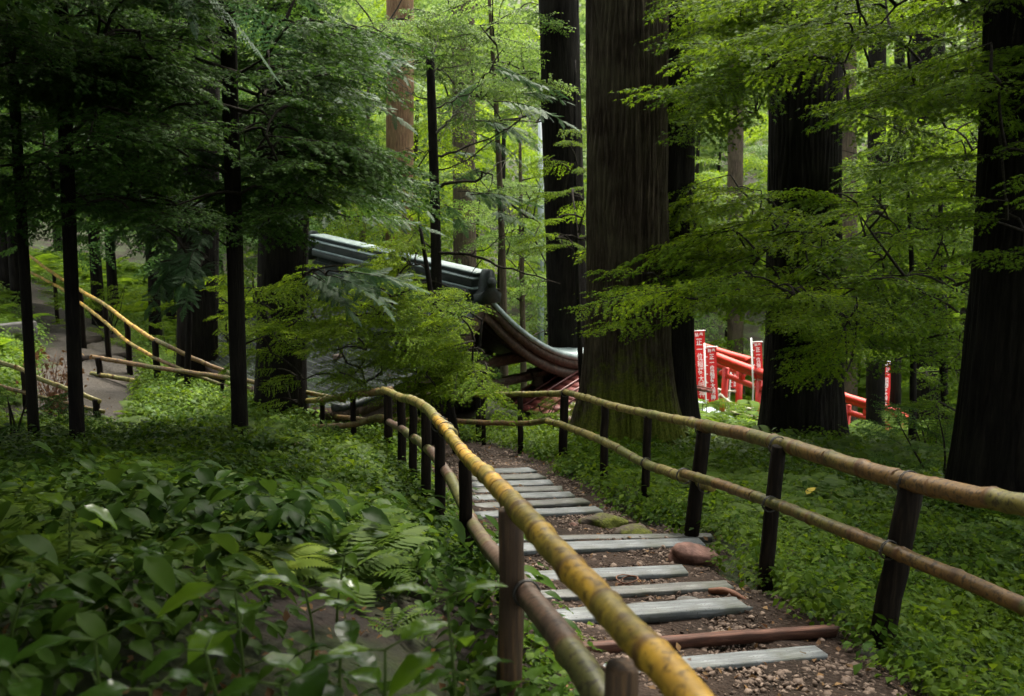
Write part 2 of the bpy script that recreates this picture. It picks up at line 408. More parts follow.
def path_sheet(name, mat, x0, x1, y0, y1, step, test, lift):
    xs = np.arange(x0, x1, step); ys = np.arange(y0, y1, step); X, Y = np.meshgrid(xs, ys)
    Z = H(X, Y); f = test(X.ravel(), Y.ravel()).reshape(X.shape)
    Z = Z + lift * np.clip(f * 2 - .2, -1, 1) + (vnoise(X, Y, .11, 5) - .5) * .03 * f
    nx = len(xs); keep = f > .02
    i, j = np.where(keep[:-1, :-1] | keep[1:, :-1] | keep[:-1, 1:] | keep[1:, 1:])
    b = i * nx + j; t = np.concatenate([np.c_[b, b + 1, b + nx + 1], np.c_[b, b + nx + 1, b + nx]])
    A = Acc(); A.add(np.stack([X, Y, Z], -1).reshape(-1, 3), t)
    o = obj(name, A, mat, smooth=True); tag(o, kind='structure')
    bm = bmesh.new(); bm.from_mesh(o.data); bmesh.ops.delete(bm, geom=[v for v in bm.verts if not v.link_faces], context='VERTS'); bm.to_mesh(o.data); bm.free()
def t_stair(x, y): return np.clip((.93 + (vnoise(x, y, .35, 3) - .5) * .4 - stair_d(x, y)) / .2, 0, 1)
def t_upper(x, y): return np.clip((.62 + (vnoise(x, y, .5, 3) - .5) * .5 - seg_dist(x, y, UPPER)) / .2, 0, 1)
path_sheet('stair_path', M['path'], -4, 3.4, 0.2, 14.2, .045, t_stair, .016)
path_sheet('upper_path', M['gravel_path'], -18, -3, 10.5, 33, .12, t_upper, .03)

# ------------------------------------------------------------------ leaf templates
def tri(v, t, m=0): v = np.array(v, float); t = np.array(t, int); return v, t, np.full(len(t), m)
def t_maple():
    v = []; t = []
    ang = [R(a) for a in (-98, -48, 0, 48, 98)]; ln = [.55, .85, 1.0, .85, .55]
    b = [R(a) for a in (-150, -74, -24, 24, 74, 150)]
    for q in b: v.append((math.sin(q) * .24, math.cos(q) * .24 + .1, 0.0))
    for a_, l_ in zip(ang, ln): v.append((math.sin(a_) * l_ * .78, math.cos(a_) * l_ + .06, -.10 * l_))
    for q in range(5): t.append((q, q + 1, 6 + q))
    t += [(0, 2, 1), (0, 3, 2), (0, 5, 3), (3, 5, 4)]
    return tri(v, t)
def t_rhomb(w=.28, fold=.05, droop=.12):
    return tri([(0, 0, 0), (w, .45, fold), (0, .5, 0), (-w, .45, fold), (0, 1, -droop)], [(0, 1, 2), (0, 2, 3), (1, 4, 2), (2, 4, 3)])
def t_quad(w=.3): return tri([(0, 0, 0), (w, .45, .06), (0, 1, -.06), (-w, .45, .06)], [(0, 1, 2), (0, 2, 3)])
def t_broad(n=8, w=.27, droop=.35, fold=.22, wav=.03):
    v = []; t = []
    ws = [-1, -.55, 0, .55, 1]
    for i in range(n + 1):
        u = i / n; hw = w * (math.sin(math.pi * u ** .72) ** .85 if 0 < u < 1 else 0.0) + (.004 if i in (0, n) else 0)
        for s in ws:
            yy = u - .05 * abs(s) ** 2 * (1 - u)
            zz = .18 * u - droop * u * u + fold * hw * abs(s) + wav * math.sin(u * 16 + (2 if s > 0 else 0)) * abs(s) * (hw / w)
            v.append((s * hw, yy, zz))
    for i in range(n):
        for j in range(4):
            a = i * 5 + j; t += [(a, a + 1, a + 6), (a, a + 6, a + 5)]
    return tri(v, t)
def rot_rand(K, yaw=None, tilt=0.3, scale=1.0, pitch=None):
    """matrices: yaw about z, random tilt, pitch about local x"""
    yw = rng.uniform(0, 2 * np.pi, K) if yaw is None else np.asarray(yaw)
    c, s = np.cos(yw), np.sin(yw)
    z0 = np.zeros(K); o = np.ones(K)
    Rz = np.stack([np.stack([c, -s, z0], -1), np.stack([s, c, z0], -1), np.stack([z0, z0, o], -1)], 1)
    a = rng.normal(0, tilt, K) + (0 if pitch is None else np.asarray(pitch)); c, s = np.cos(a), np.sin(a)
    Rx = np.stack([np.stack([o, z0, z0], -1), np.stack([z0, c, -s], -1), np.stack([z0, s, c], -1)], 1)
    a = rng.normal(0, tilt, K); c, s = np.cos(a), np.sin(a)
    Ry = np.stack([np.stack([c, z0, s], -1), np.stack([z0, o, z0], -1), np.stack([-s, z0, c], -1)], 1)
    return (Rz @ Rx @ Ry) * np.broadcast_to(np.asarray(scale, float), (K,))[:, None, None]

MAPLE, RH, QD, BROAD = t_maple(), t_rhomb(), t_quad(), t_broad()
RHW = t_rhomb(.36, .07, .18)

def spray(L=1.6, leaf=MAPLE, size=.065, gap=.13, lg=.055, wmax=.75, droop=.25, tw=True, dens=1.0):
    """a flat layered branch along +Y: axis, side twigs, leaves (material 0 leaf, 1 twig)"""
    A = Acc(); n = 14
    ys = np.linspace(0, L, n); ax = np.c_[np.cumsum(rng.normal(0, .015, n)), ys, .10 * ys - droop * (ys / L) ** 2 * L * .5]
    if tw: A.add(*tube(ax, np.linspace(.010, .003, n) * max(1, L / 1.6), 4, False), 1)
    pos, yaw, pit = [], [], []
    def leaf_at(p, yw, dn):
        pos.append(p); yaw.append(yw); pit.append(-dn)
    s = 1; y = L * .08
    while y < L:
        u = y / L; base = np.array([np.interp(y, ys, ax[:, k]) for k in range(3)])
        ln = wmax * (math.sin(math.pi * (.18 + .8 * u)) ** .8) * rng.uniform(.65, 1.1) * L / 1.6
        a = s * R(rng.uniform(42, 66)); dirv = np.array([math.sin(a), math.cos(a), rng.normal(.02, .08)])
        m = max(3, int(ln / .1)); q = np.linspace(0, 1, m)[:, None]
        tp = base + dirv * ln * q; tp[:, 2] -= .22 * ln * (q[:, 0] ** 2); tp[:, 1] += .12 * ln * q[:, 0] ** 2
        if tw: A.add(*tube(tp, np.linspace(.004, .0015, m), 3, False), 1)
        d = .03
        while d < ln:
            p = base + dirv * d; p[2] -= .22 * d * d / max(ln, .01)
            for sd in (-1, 1):
                if rng.random() < dens:
                    leaf_at(p + rng.normal(0, .012, 3), -(a + sd * R(rng.uniform(30, 75))), rng.uniform(.1, .75))
            d += lg * rng.uniform(.7, 1.3)
        leaf_at(tp[-1], -a, .4)
        s = -s; y += gap * rng.uniform(.3, .7)
    pos = np.array(pos); K = len(pos)
    A.inst(leaf, rot_rand(K, np.array(yaw), .28, size * rng.uniform(.65, 1.25, K), np.array(pit)), pos)
    return A.arrays()
def frond(L=.6, n=36, nl=11, ang=52, sw=.36):
    """flat feathery conifer spray along +Y"""
    v = []; t = []
    for i in range(n):
        u = (i + .5) / n; s = 1 if i % 2 else -1
        b = np.array([0, u * L, .04 * u - .16 * u * u * L]); ln = L * sw * (1 - u) ** .7 * (.35 + .65 * min(1, u * 5)) * rng.uniform(.75, 1.1)
        a = s * R(ang + rng.normal(0, 6)); d = np.array([math.sin(a), math.cos(a), -.2 + rng.normal(0, .06)]); pr = np.array([math.cos(a), -math.sin(a), 0])
        for j in range(nl):
            w = (j + .3) / nl; c = b + d * ln * w; q = .042 * L / .6 * (1 - .45 * w)
            sd = 1 if j % 2 else -1
            e = c + (d * .75 + pr * sd * .75) * q; k0 = len(v)
            v += [c - d * .007, c + d * .009, e]; t.append((k0, k0 + 1, k0 + 2))
        k0 = len(v); v += [b, b + d * ln * 1.05, b + np.array([0, .012, 0])]; t.append((k0, k0 + 1, k0 + 2))
    k0 = len(v); v += [(-.004, 0, 0), (.004, 0, 0), (0, L, .04 - .16 * L)]; t.append((k0, k0 + 1, k0 + 2))
    return tri(v, t)
def bough(L=1.8, n=20, fl=.62):
    """a conifer bough: axis carrying drooping fronds"""
    A = Acc(); ys = np.linspace(0, L, 12); ax = np.c_[np.cumsum(rng.normal(0, .02, 12)), ys, .12 * ys - .14 * ys ** 2]
    A.add(*tube(ax, np.linspace(.018, .004, 12), 4, False), 1)
    Ms, Os = [], []
    f = frond(fl)
    for q in range(n):
        y = L * (.12 + .88 * q / n); s = 1 if q % 2 else -1
        p = np.array([np.interp(y, ys, ax[:, k]) for k in range(3)])
        Ms.append(rot_rand(1, [-s * R(rng.uniform(30, 62))], .18, rng.uniform(.7, 1.15) * (1.1 - .45 * y / L), [-rng.uniform(.05, .5)])[0]); Os.append(p)
    Ms.append(rot_rand(1, [0.0], .1, .9, [-.3])[0]); Os.append(ax[-1])
    A.inst(f, np.array(Ms), np.array(Os))
    return A.arrays()

SPRAYS = [spray(1.6), spray(1.6, wmax=.9), spray(1.3, wmax=.65), spray(1.9, wmax=.8, droop=.35)]
SPRAYS_SM = [spray(1.5, RHW, .05, .12, .042, .75), spray(1.7, RHW, .05, .12, .042, .8, .35)]
SPRAYS_FAR = [spray(1.8, QD, .12, .20, .10, .9, tw=False), spray(2.0, QD, .13, .20, .10, .9, .35, tw=False)]
BOUGHS = [bough(1.8), bough(2.1, 24, .66)]

def place_dir(d, roll=0.0, scale=1.0, flat=.6):
    """matrix taking +Y to d with z kept as upright as possible"""
    d = np.asarray(d, float); d = d / np.linalg.norm(d)
    x = np.cross(d, (0, 0, 1.0)); x /= np.linalg.norm(x) + 1e-9; z = np.cross(x, d)
    c, s = math.cos(roll), math.sin(roll)
    x2, z2 = x * c + z * s, z * c - x * s
    return np.stack([x2, d, z2], 1) * scale

# ------------------------------------------------------------------ trees
def trunk_geom(A, p, r, sides=32, step=.25, bark=.05, cols=44, flare=0.0, fh=.7, butt=0.0, nb=6, m=0, mossh=None, seed=0, mdir=None):
    rg = np.random.default_rng(seed + 100)
    p = np.asarray(p, float); L = np.linalg.norm(np.diff(p, axis=0), axis=1).sum(); n = max(6, int(L / step))
    q = curve(p, n); s = np.linspace(0, L, n); rr = np.interp(s, np.linspace(0, L, len(r)), r)
    th = np.arange(sides) * 2 * np.pi / sides
    tab = rg.random((int(L / .7) + 4, cols))
    zi = s / .7; z0 = zi.astype(int); fz = (zi - z0)[:, None]; ci = th / (2 * np.pi) * cols; c0 = ci.astype(int) % cols; fc = (ci - np.floor(ci))[None]
    def g(a, b): return tab[a[:, None], b[None] % cols]
    nz = (g(z0, c0) * (1 - fc) + g(z0, c0 + 1) * fc) * (1 - fz) + (g(z0 + 1, c0) * (1 - fc) + g(z0 + 1, c0 + 1) * fc) * fz
    fr2 = np.abs(((th / (2 * np.pi) * cols)[None] + 1.6 * nz) % 1.0 - .5) * 2
    mod = 1 + bark * ((nz - .5) * 1.1 + np.minimum(fr2 * 1.8, 1.0) * .9 - .5)
    e = np.exp(-np.maximum(s - .3, 0) / fh)[:, None]
    ph = rg.uniform(0, 6.28)
    mod = mod + flare * e + butt * e * (np.cos(nb * th + ph)[None] * .6 + np.cos((nb - 2) * th + ph * 2)[None] * .4)
    v, t = tube(q, rr, sides, True, mod)
    att = {}
    if mossh is not None:
        mo = np.exp(-np.maximum(s - .2, 0) / mossh)[:, None] * (.55 + .45 * np.cos(th[None] - (mdir or 0)))
        att['moss'] = np.r_[mo.ravel(), 0, 0]
    A.add(v, t, m, **att)

def big_tree(name, label, base, top, r0, r1, mat, sides=40, bark=.05, flare=.35, fh=.7, butt=.12, cols=44, mossh=None, mdir=None, seed=0, crown=None, group=None, step=.22, mid=None):
    b = np.asarray(base, float); tp = np.asarray(top, float)
    t = thing(name, b, label, 'tree', group)
    pp = [b - [0, 0, .35]] + ([np.asarray(mid)] if mid is not None else [b + (tp - b) * .5 + np.r_[rng.normal(0, .04, 2), 0]]) + [tp]
    A = Acc(); trunk_geom(A, pp, [r0, (r0 + r1) / 2, r1], sides, step, bark, cols, flare, fh, butt, seed=seed, mossh=mossh, mdir=mdir)
    obj('trunk', A, mat, t, True)
    if crown: crown(t, b, tp)
    return t

def conifer_crown(h0, h1_, rad, n, far=True, mat=None, lim=True):
    def f(t, b, tp):
        A = Acc()
        by = [[], []]; ks = []
        tl = BOUGHS
        for q in range(n):
            u = (q + rng.random()) / n; z = h0 + (h1_ - h0) * u; a = rng.uniform(0, 2 * np.pi)
            rr = rad * (1 - .75 * u) * rng.uniform(.55, 1.1)
            c = b + (tp - b) * min(1.0, z / max(.1, tp[2] - b[2])); c = np.array([c[0], c[1], b[2] + z])
            d = np.array([math.cos(a), math.sin(a), rng.uniform(-.35, .05)])
            k = q % 2; mt = place_dir(d, rng.normal(0, .2), rr / 1.8)
            by[k].append((mt, c + d * .1))
        for k in (0, 1):
            if by[k]: A.inst(tl[k], np.array([x[0] for x in by[k]]), np.array([x[1] for x in by[k]]))
        obj('crown', A, [mat or M['needle'], M['twig']], t)
    return f

def spray_tree(name, label, base, tp, r0, planes, leafmat, tmpl=None, barkmat=None, cat='tree', limb_r=.02, group=None, host=None):
    """planes: list of (position, direction, scale, roll); limbs join each to the trunk"""
    tmpl = tmpl or SPRAYS
    b = np.asarray(base, float); tp = np.asarray(tp, float)
    t = host or thing(name, b, label, cat, group)
    A = Acc(); mid = b + (tp - b) * .5 + np.r_[rng.normal(0, .06, 2), 0]
    tr = curve([b - [0, 0, .3], mid, tp], 16)
    trunk_geom(A, tr[[0, 5, 10, 15]], [r0, r0 * .8, r0 * .6, r0 * .35], 14, .25, .06, 18, .25, .3, .05, seed=len(planes))
    if host is None: obj('trunk', A, barkmat or M['bark_dark'], t, True)
    C = Acc(); buckets = {}
    order = sorted(range(len(planes)), key=lambda i: np.linalg.norm(planes[i][0] - tr[8]))
    nodes = [(x, .0) for x in tr[5:]]
    nodexyz = [x for x in tr[4:]]
    for i in order:
        p, d, sc, roll = planes[i]
        N = np.array(nodexyz); dist = np.linalg.norm(N - p, axis=1) + np.maximum(0, N[:, 2] - p[2]) * .6
        j = int(np.argmin(dist)); s = N[j]
        if dist[j] < 6.0:
            L = np.linalg.norm(p - s); m = max(4, int(L / .25))
            lp = curve([s, s + (p - s) * .5 + np.array([0, 0, .10 * L]) + rng.normal(0, .06 * L, 3), p], m)
            C.add(*tube(lp, np.linspace(min(limb_r * (0.6 + L * .5), r0 * .5), limb_r * .4, m), 5, False), 1)
            nodexyz.append(p); nodexyz += [lp[m // 2]]
        buckets.setdefault(i % len(tmpl), []).append((place_dir(d, roll, sc), p))
    for k, lst in buckets.items():
        C.inst(tmpl[k], np.array([x[0] for x in lst]), np.array([x[1] for x in lst]))
    obj('crown' if host is None else 'lower_crown', C, [leafmat, M['twig']], t)
    return t

def planes_box(n, px0, px1, py0, py1, d0, d1, dirs=None, sc=(.7, 1.1), drop=(-.35, .05), shape=None):
    """branch layers through a volume seen in a picture region and a depth range"""
    out = []
    while len(out) < n:
        px, py, d = rng.uniform(px0, px1), rng.uniform(py0, py1), rng.uniform(d0, d1)
        if shape and not shape(px, py): continue
        p = P(px, py, d)
        a = rng.uniform(0, 2 * np.pi) if dirs is None else R(rng.normal(dirs[0], dirs[1]))
        out.append((p, np.array([math.cos(a), math.sin(a), rng.uniform(*drop)]), rng.uniform(*sc), rng.normal(0, .18)))
    return out

# ------------------------------------------------------------------ fences
def rail_geom(A, p, r, step=.33, sides=14, m=0, wob=.006):
    p = np.asarray(p, float); L = np.linalg.norm(np.diff(p, axis=0), axis=1).sum()
    base = curve(p, max(20, int(L / .05))); cs = np.r_[0, np.cumsum(np.linalg.norm(np.diff(base, axis=0), axis=1))]; L = cs[-1]
    s = [0.0]; rm = [1.0]; nd = [0.0]; sg = [.5]; x = rng.uniform(.05, step); cur = rng.random()
    while x < L - .08:
        nxt = rng.random()
        for o, a, b, c in ((-.09, .985, 0, cur), (-.03, 1.0, .08, cur), (-.012, 1.025, .5, cur), (0, 1.05, 1, (cur + nxt) / 2), (.010, 1.01, .7, nxt), (.03, .985, .1, nxt), (.09, .98, 0, nxt)):
            if s[-1] + .004 < x + o < L: s.append(x + o); rm.append(a); nd.append(b); sg.append(c)
        cur = nxt; x += step * rng.uniform(.8, 1.2)
    s.append(L); rm.append(1.0); nd.append(.3); sg.append(cur)
    s = np.array(s); q = np.stack([np.interp(s, cs, base[:, k]) for k in range(3)], 1)
    q[1:-1] += rng.normal(0, wob * .4, (len(q) - 2, 3))
    w = np.sin(s * 2.1 + rng.uniform(0, 6)) * wob; q[:, 2] += w
    v, t = tube(q, r * np.array(rm) * np.linspace(1.04, .96, len(s)), sides)
    n = len(s)
    A.add(v, t, m, node=np.r_[np.repeat(nd, sides), .4, .4], seg=np.r_[np.repeat(sg, sides), .5, .5])
def rail(parent, pix, r, mat, name='rail', step=.33):
    A = Acc(); rail_geom(A, [P(*q) for q in pix], r, step)
    return obj(name, A, mat, parent, True)
def post(parent, bpx, tpx, tpy, d, r, mat, sq=True, extra=0.0):
    top = P(tpx, tpy, d); b = P(bpx, tpy + 60, d); x, y = b[0], top[1]
    base = np.array([x, y, h1(x, y) - .22 - extra])
    n = 9; q = base + (top - base) * np.linspace(0, 1, n)[:, None]; q[1:-1, :2] += rng.normal(0, .003, (n - 2, 2))
    q = np.vstack([q, q[-1] + (0, 0, .008)])
    sides = 14; th = np.arange(sides) * 2 * np.pi / sides
    sqm = (1 / np.maximum(abs(np.cos(th)), abs(np.sin(th)))) ** (.45 if sq else .1)
    mod = sqm[None] * (1 + rng.normal(0, .018, (1, sides)) + rng.normal(0, .01, (n + 1, sides)))
    A = Acc(); A.add(*tube(q, np.r_[np.linspace(r * 1.05, r * .96, n), r * .8], sides, True, mod))
    return obj('post', A, mat, parent, True), base, top
def lash(parent, p, d, r, name='wire_tie', turns=3):
    d = np.asarray(d, float); d /= np.linalg.norm(d); X = ax_from(d); th = np.linspace(0, 2 * np.pi * turns, 14 * turns)
    q = np.asarray(p) + np.outer(np.linspace(-.012, .012, len(th)), X[0]) + r * (np.outer(np.cos(th), X[1]) + np.outer(np.sin(th), X[2]))
    A = Acc(); A.add(*tube(q, .0035, 5)); return obj(name, A, M['wire'], parent, True)

# right-hand stair fence
fr = thing('bamboo_fence', (*P(703,540,7.2)[:2], h1(*P(703,540,7.2)[:2])), 'bamboo rail fence on dark posts along the right side of the plank stairs', 'fence')
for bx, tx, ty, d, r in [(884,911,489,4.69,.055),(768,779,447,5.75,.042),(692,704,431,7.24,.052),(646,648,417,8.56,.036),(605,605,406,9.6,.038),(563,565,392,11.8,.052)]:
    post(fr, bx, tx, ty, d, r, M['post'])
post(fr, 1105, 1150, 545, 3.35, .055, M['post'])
rail(fr, [(1340,606,2.45),(1150,541,3.35),(1024,506,3.95),(910,481,4.68),(785,445,5.78),(700,425,7.26)], .046, M['bamboo_brown'])
rail(fr, [(712,428,7.08),(648,413,8.58),(605,404,9.6),(565,391,11.8)], .036, M['bamboo_green'])
rail(fr, [(1340,760,2.45),(1150,668,3.35),(1024,608,3.95),(898,553,4.66),(775,503,5.72),(683,474,7.28)], .035, M['bamboo_brown'])
rail(fr, [(712,487,7.05),(646,463,8.52),(604,442,9.55),(566,426,11.3),(548,421,11.9)], .040, M['bamboo_green'])
pj = P(690,478,7.2); dj = P(712,487,7.05) - P(646,463,8.52)
lash(fr, P(706,485,7.1), dj, .058); lash(fr, P(684,476,7.25), dj, .056)
for px, py, d, r_ in ((909,483,4.70,.058),(778,446,5.76,.055),(702,428,7.22,.052),(889,550,4.69,.046),(770,504,5.75,.046),(646,463,8.5,.046),(565,393,11.75,.046)):
    lash(fr, P(px, py, d), P(785,445,5.78) - P(910,481,4.68), r_, turns=2)
# crossing fence at the foot of the stairs
fx = thing('bamboo_fence', (*P(520,450,12.9)[:2], h1(*P(520,450,12.9)[:2])), 'low bamboo rail fence crossing behind the foot of the stairs before the maroon roof', 'fence')
for bx, tx, ty, d, r in [(521,520,397,12.8,.036),(484,483,399,13.6,.03)]: post(fx, bx, tx, ty, d, r, M['post'])
post(fx, 448, 447, 397, 14.2, .03, M['post'])
rail(fx, [(562,393,11.9),(520,394,12.8),(484,395,13.6),(430,394,14.2)], .036, M['bamboo_green'])
rail(fx, [(432,395,14.15),(390,397,14.7),(318,396,15.8)], .036, M['bamboo_brown'])
rail(fx, [(550,420,11.95),(520,423,12.7),(440,421,14.0),(383,418,14.6),(327,404,15.8)], .034, M['bamboo_brown'])
# left-hand stair fence
fl = thing('bamboo_fence', (*P(465,575,5.2)[:2], h1(*P(465,575,5.2)[:2])), 'golden bamboo rail fence with dark posts down the left side of the plank stairs', 'fence')
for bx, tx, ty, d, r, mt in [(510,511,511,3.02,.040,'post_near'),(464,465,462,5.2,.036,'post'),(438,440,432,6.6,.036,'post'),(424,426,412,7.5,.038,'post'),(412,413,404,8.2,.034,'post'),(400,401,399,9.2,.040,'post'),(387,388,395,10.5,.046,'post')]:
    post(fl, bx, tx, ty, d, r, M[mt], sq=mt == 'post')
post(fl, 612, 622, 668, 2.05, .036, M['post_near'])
rail(fl, [(770,790,1.42),(690,694,1.72),(603,600,2.15),(520,512,2.95),(464,452,5.15),(437,421,6.5)], .034, M['bamboo_gold'], step=.27)
rail(fl, [(452,433,5.9),(438,421,6.6),(424,407,7.5),(410,399,8.3),(400,397,9.2),(383,390,10.6)], .037, M['bamboo_green'])
rail(fl, [(650,780,1.95),(598,696,2.2),(560,633,2.55),(524,592,3.05),(478,532,5.0),(450,478,6.4),(430,450,7.4),(412,436,8.3),(388,421,10.6)], .036, M['log'], step=.9)
lash(fl, P(439,424,6.5), P(464,452,5.15) - P(437,421,6.5), .052); lash(fl, P(446,430,6.15), P(464,452,5.15) - P(437,421,6.5), .05)
lash(fl, P(527,594,3.0), P(560,633,2.55) - P(524,592,3.05), .04, turns=2)
# fence carrying on to the left behind the bank
fb = thing('bamboo_fence', (*P(322,430,13.5)[:2], h1(*P(322,430,13.5)[:2])), 'bamboo rail fence bending left from the stair fence behind the green bank', 'fence')
for bx, tx, ty, d, r in [(352,353,397,12.2,.036),(322,322,400,13.5,.034),(264,264,404,16.3,.034),(208,208,402,18.0,.034)]: post(fb, bx, tx, ty, d, r, M['post'])
rail(fb, [(390,390,10.4),(353,395,12.1),(322,400,13.5)], .040, M['bamboo_brown'])
rail(fb, [(325,399,13.4),(290,402,15),(240,404,17.0),(160,398,19.0),(78,391,20.0)], .038, M['bamboo_green'])
rail(fb, [(390,419,10.7),(374,418,11.3),(354,424,12.1),(322,427,13.5),(280,426,15)], .036, M['bamboo_brown'])
rail(fb, [(262,407,16.3),(322,414,14.6),(345,418,13.6),(388,420,12.0)], .03, M['bamboo_brown'])
# fences of the upper path
fu = thing('bamboo_fence', (*P(127,342,17)[:2], h1(*P(127,342,17)[:2])), 'pale bamboo rail fence along the far side of the gravel path up the left slope', 'fence')
for bx, tx, ty, d, r in [(80,80,290,18.5,.045),(105,105,305,17.6,.045),(127,127,322,16.9,.045),(155,155,341,16.2,.05),(222,222,372,15.8,.036),(54,54,274,22,.04)]: post(fu, bx, tx, ty, d, r, M['post'])
rail(fu, [(12,243,28),(50,271,22.5),(80,290,18.5),(105,305,17.6),(127,322,16.9),(155,340,16.2)], .034, M['bamboo_gold'])
rail(fu, [(155,340,16.2),(190,357,16),(222,370,15.8),(246,380,15.4)], .036, M['bamboo_brown'])
rail(fu, [(30,272,25),(60,288,20.5),(80,303,18.4),(105,322,17.5),(127,341,16.8),(153,357,16.2)], .030, M['bamboo_gold'])
rail(fu, [(153,357,16.2),(190,373,15.9),(232,389,15.6)], .03, M['bamboo_brown'])
fn = thing('bamboo_fence', (*P(99,392,16)[:2], h1(*P(99,392,16)[:2])), 'weathered bamboo fence end with reddish rail tip on the near side of the gravel path', 'fence')
for bx, tx, ty, d, r in [(101,98,358,16.0,.045),(222,222,384,14.9,.03)]: post(fn, bx, tx, ty, d, r, M['post'])
rail(fn, [(91,357,16.1),(140,365,15.7),(190,372,15.2),(245,381,14.7),(300,391,14.3),(345,400,14)], .036, M['bamboo_brown'])
rail(fn, [(91,374,16.1),(140,382,15.7),(190,393,15.2),(236,401,14.8)], .036, M['bamboo_green'])
fo = thing('bamboo_fence', (*P(25,385,12.5)[:2], h1(*P(25,385,12.5)[:2])), 'low dark bamboo rail fence sunk in undergrowth between the two thinnest dark trunks', 'fence')
for bx, tx, ty, d, r in [(24,24,372,12.4,.04),(96,96,400,12.0,.04),(-40,-40,352,12.8,.04)]: post(fo, bx, tx, ty, d, r, M['post'])
rail(fo, [(-60,346,13),(10,365,12.5),(40,379,12.3),(75,392,12.1),(100,402,12)], .03, M['bamboo_green'])
rail(fo, [(-60,372,13),(24,392,12.4),(60,402,12.2),(104,412,12)], .026, M['bamboo_brown'])

# ------------------------------------------------------------------ plank stairs
planks = [
 ((560,676),(819,662),.115,.03,'plank','broad grey plank step nearest the camera, flecked with grit',.0),
 ((565,650),(836,640),.05,.05,'plank_red','reddish brown squared timber step behind the nearest grey plank',.005),
 ((552,621),(742,612),.14,.05,'plank','wide grey plank step with a cut square right end above the reddish timber',.0),
 ((540,600),(729,593),.11,.05,'plank_old','thin grey plank step with a rusty stub at its right end',.0),
 ((522,582),(684,577),.145,.05,'plank','short pale wet plank step left of and below the red boulder',.0),
 ((470,553),(700,549),.15,.05,'plank','long grey plank step ending against the red boulder, front one of a pair',.0),
 ((474,543.5),(711,541.5),.09,.05,'plank_old','long dark grey plank step just behind the one that meets the boulder',.0),
 ((476,518),(598,515),.14,.05,'plank','grey plank step just above the mossy stones',.0),
 ((476,509),(586,506.5),.14,.05,'plank_old','weathered plank step in the far flight, second up from the mossy stones',.0),
 ((474,501.5),(572,499),.15,.05,'plank','weathered plank step in the far flight, third up from the mossy stones',.0),
 ((473,494.5),(562,492.5),.15,.05,'plank_old','weathered plank step in the far flight, fourth up from the mossy stones',.0),
 ((472,488),(551,486.5),.16,.05,'plank','weathered plank step in the far flight, third from the reddish dirt landing',.0),
 ((471,481.5),(541,480.5),.17,.05,'plank_old','weathered plank step in the far flight, second from the reddish dirt landing',.0),
 ((470,475),(532,474),.18,.05,'plank','farthest plank step, beside the reddish dirt landing',.0)]
for (l, r_, w, th, mt, lab, up) in planks:
    a, _ = hit(*l); b, _ = hit(*r_); z = (a[2] + b[2]) / 2; a[2] += th * .6 + .008 + up; b[2] += th * .6 + .008 + up
    a = np.array([a[0], a[1], a[2] * .8 + z * .2 + .016]); b = np.array([b[0], b[1], b[2] * .8 + z * .2 + .016]); L = np.linalg.norm(b - a); X = ax_from(b - a)
    n = 14; A = Acc(); xs = np.linspace(-L/2, L/2, n)
    prf = np.array([(-w/2, -th), (w/2, -th), (w/2, -.006), (w/2-.007, 0), (-w/2+.007, 0), (-w/2, -.006)])
    bow = np.cumsum(rng.normal(0, .0008, n)); bow -= np.linspace(bow[0], bow[-1], n); tw = rng.normal(0, .006) * xs
    v = np.stack([np.c_[np.full(6, x), prf[:, 0] + rng.normal(0, .0012, 6), prf[:, 1] + bow[i] + prf[:, 0] * tw[i]] for i, x in enumerate(xs)])
    v[0, :, 0] += rng.normal(0, .012, 6); v[-1, :, 0] += rng.normal(0, .012, 6)
    v = v.reshape(-1, 3); ii = np.arange(n - 1)[:, None] * 6; j = np.arange(6)[None]; k_ = (j + 1) % 6
    q = [ii + j, ii + k_, ii + 6 + k_, ii + 6 + j]
    t = np.concatenate([np.stack([q[0], q[3], q[2]], -1).reshape(-1, 3), np.stack([q[0], q[2], q[1]], -1).reshape(-1, 3), [(0, 1, 2), (0, 2, 3), (0, 3, 4), (0, 4, 5)], [[(n-1)*6 + e for e in f] for f in ((0, 2, 1), (0, 3, 2), (0, 4, 3), (0, 5, 4))]])
    A.add(v, t)
    me = A.mesh('plank_step', M[mt]); o = bpy.data.objects.new('plank_step', me); COL.objects.link(o)
    o.matrix_world = Matrix([[*X[:, 0], (a+b)[0]/2], [*X[:, 1], (a+b)[1]/2], [*X[:, 2], (a+b)[2]/2], [0, 0, 0, 1]]) if False else Matrix.Translation(Vector((a + b) / 2)) @ Matrix(X.T.tolist()).to_4x4()
    tag(o, lab, 'step', 'plank steps of the stairs')

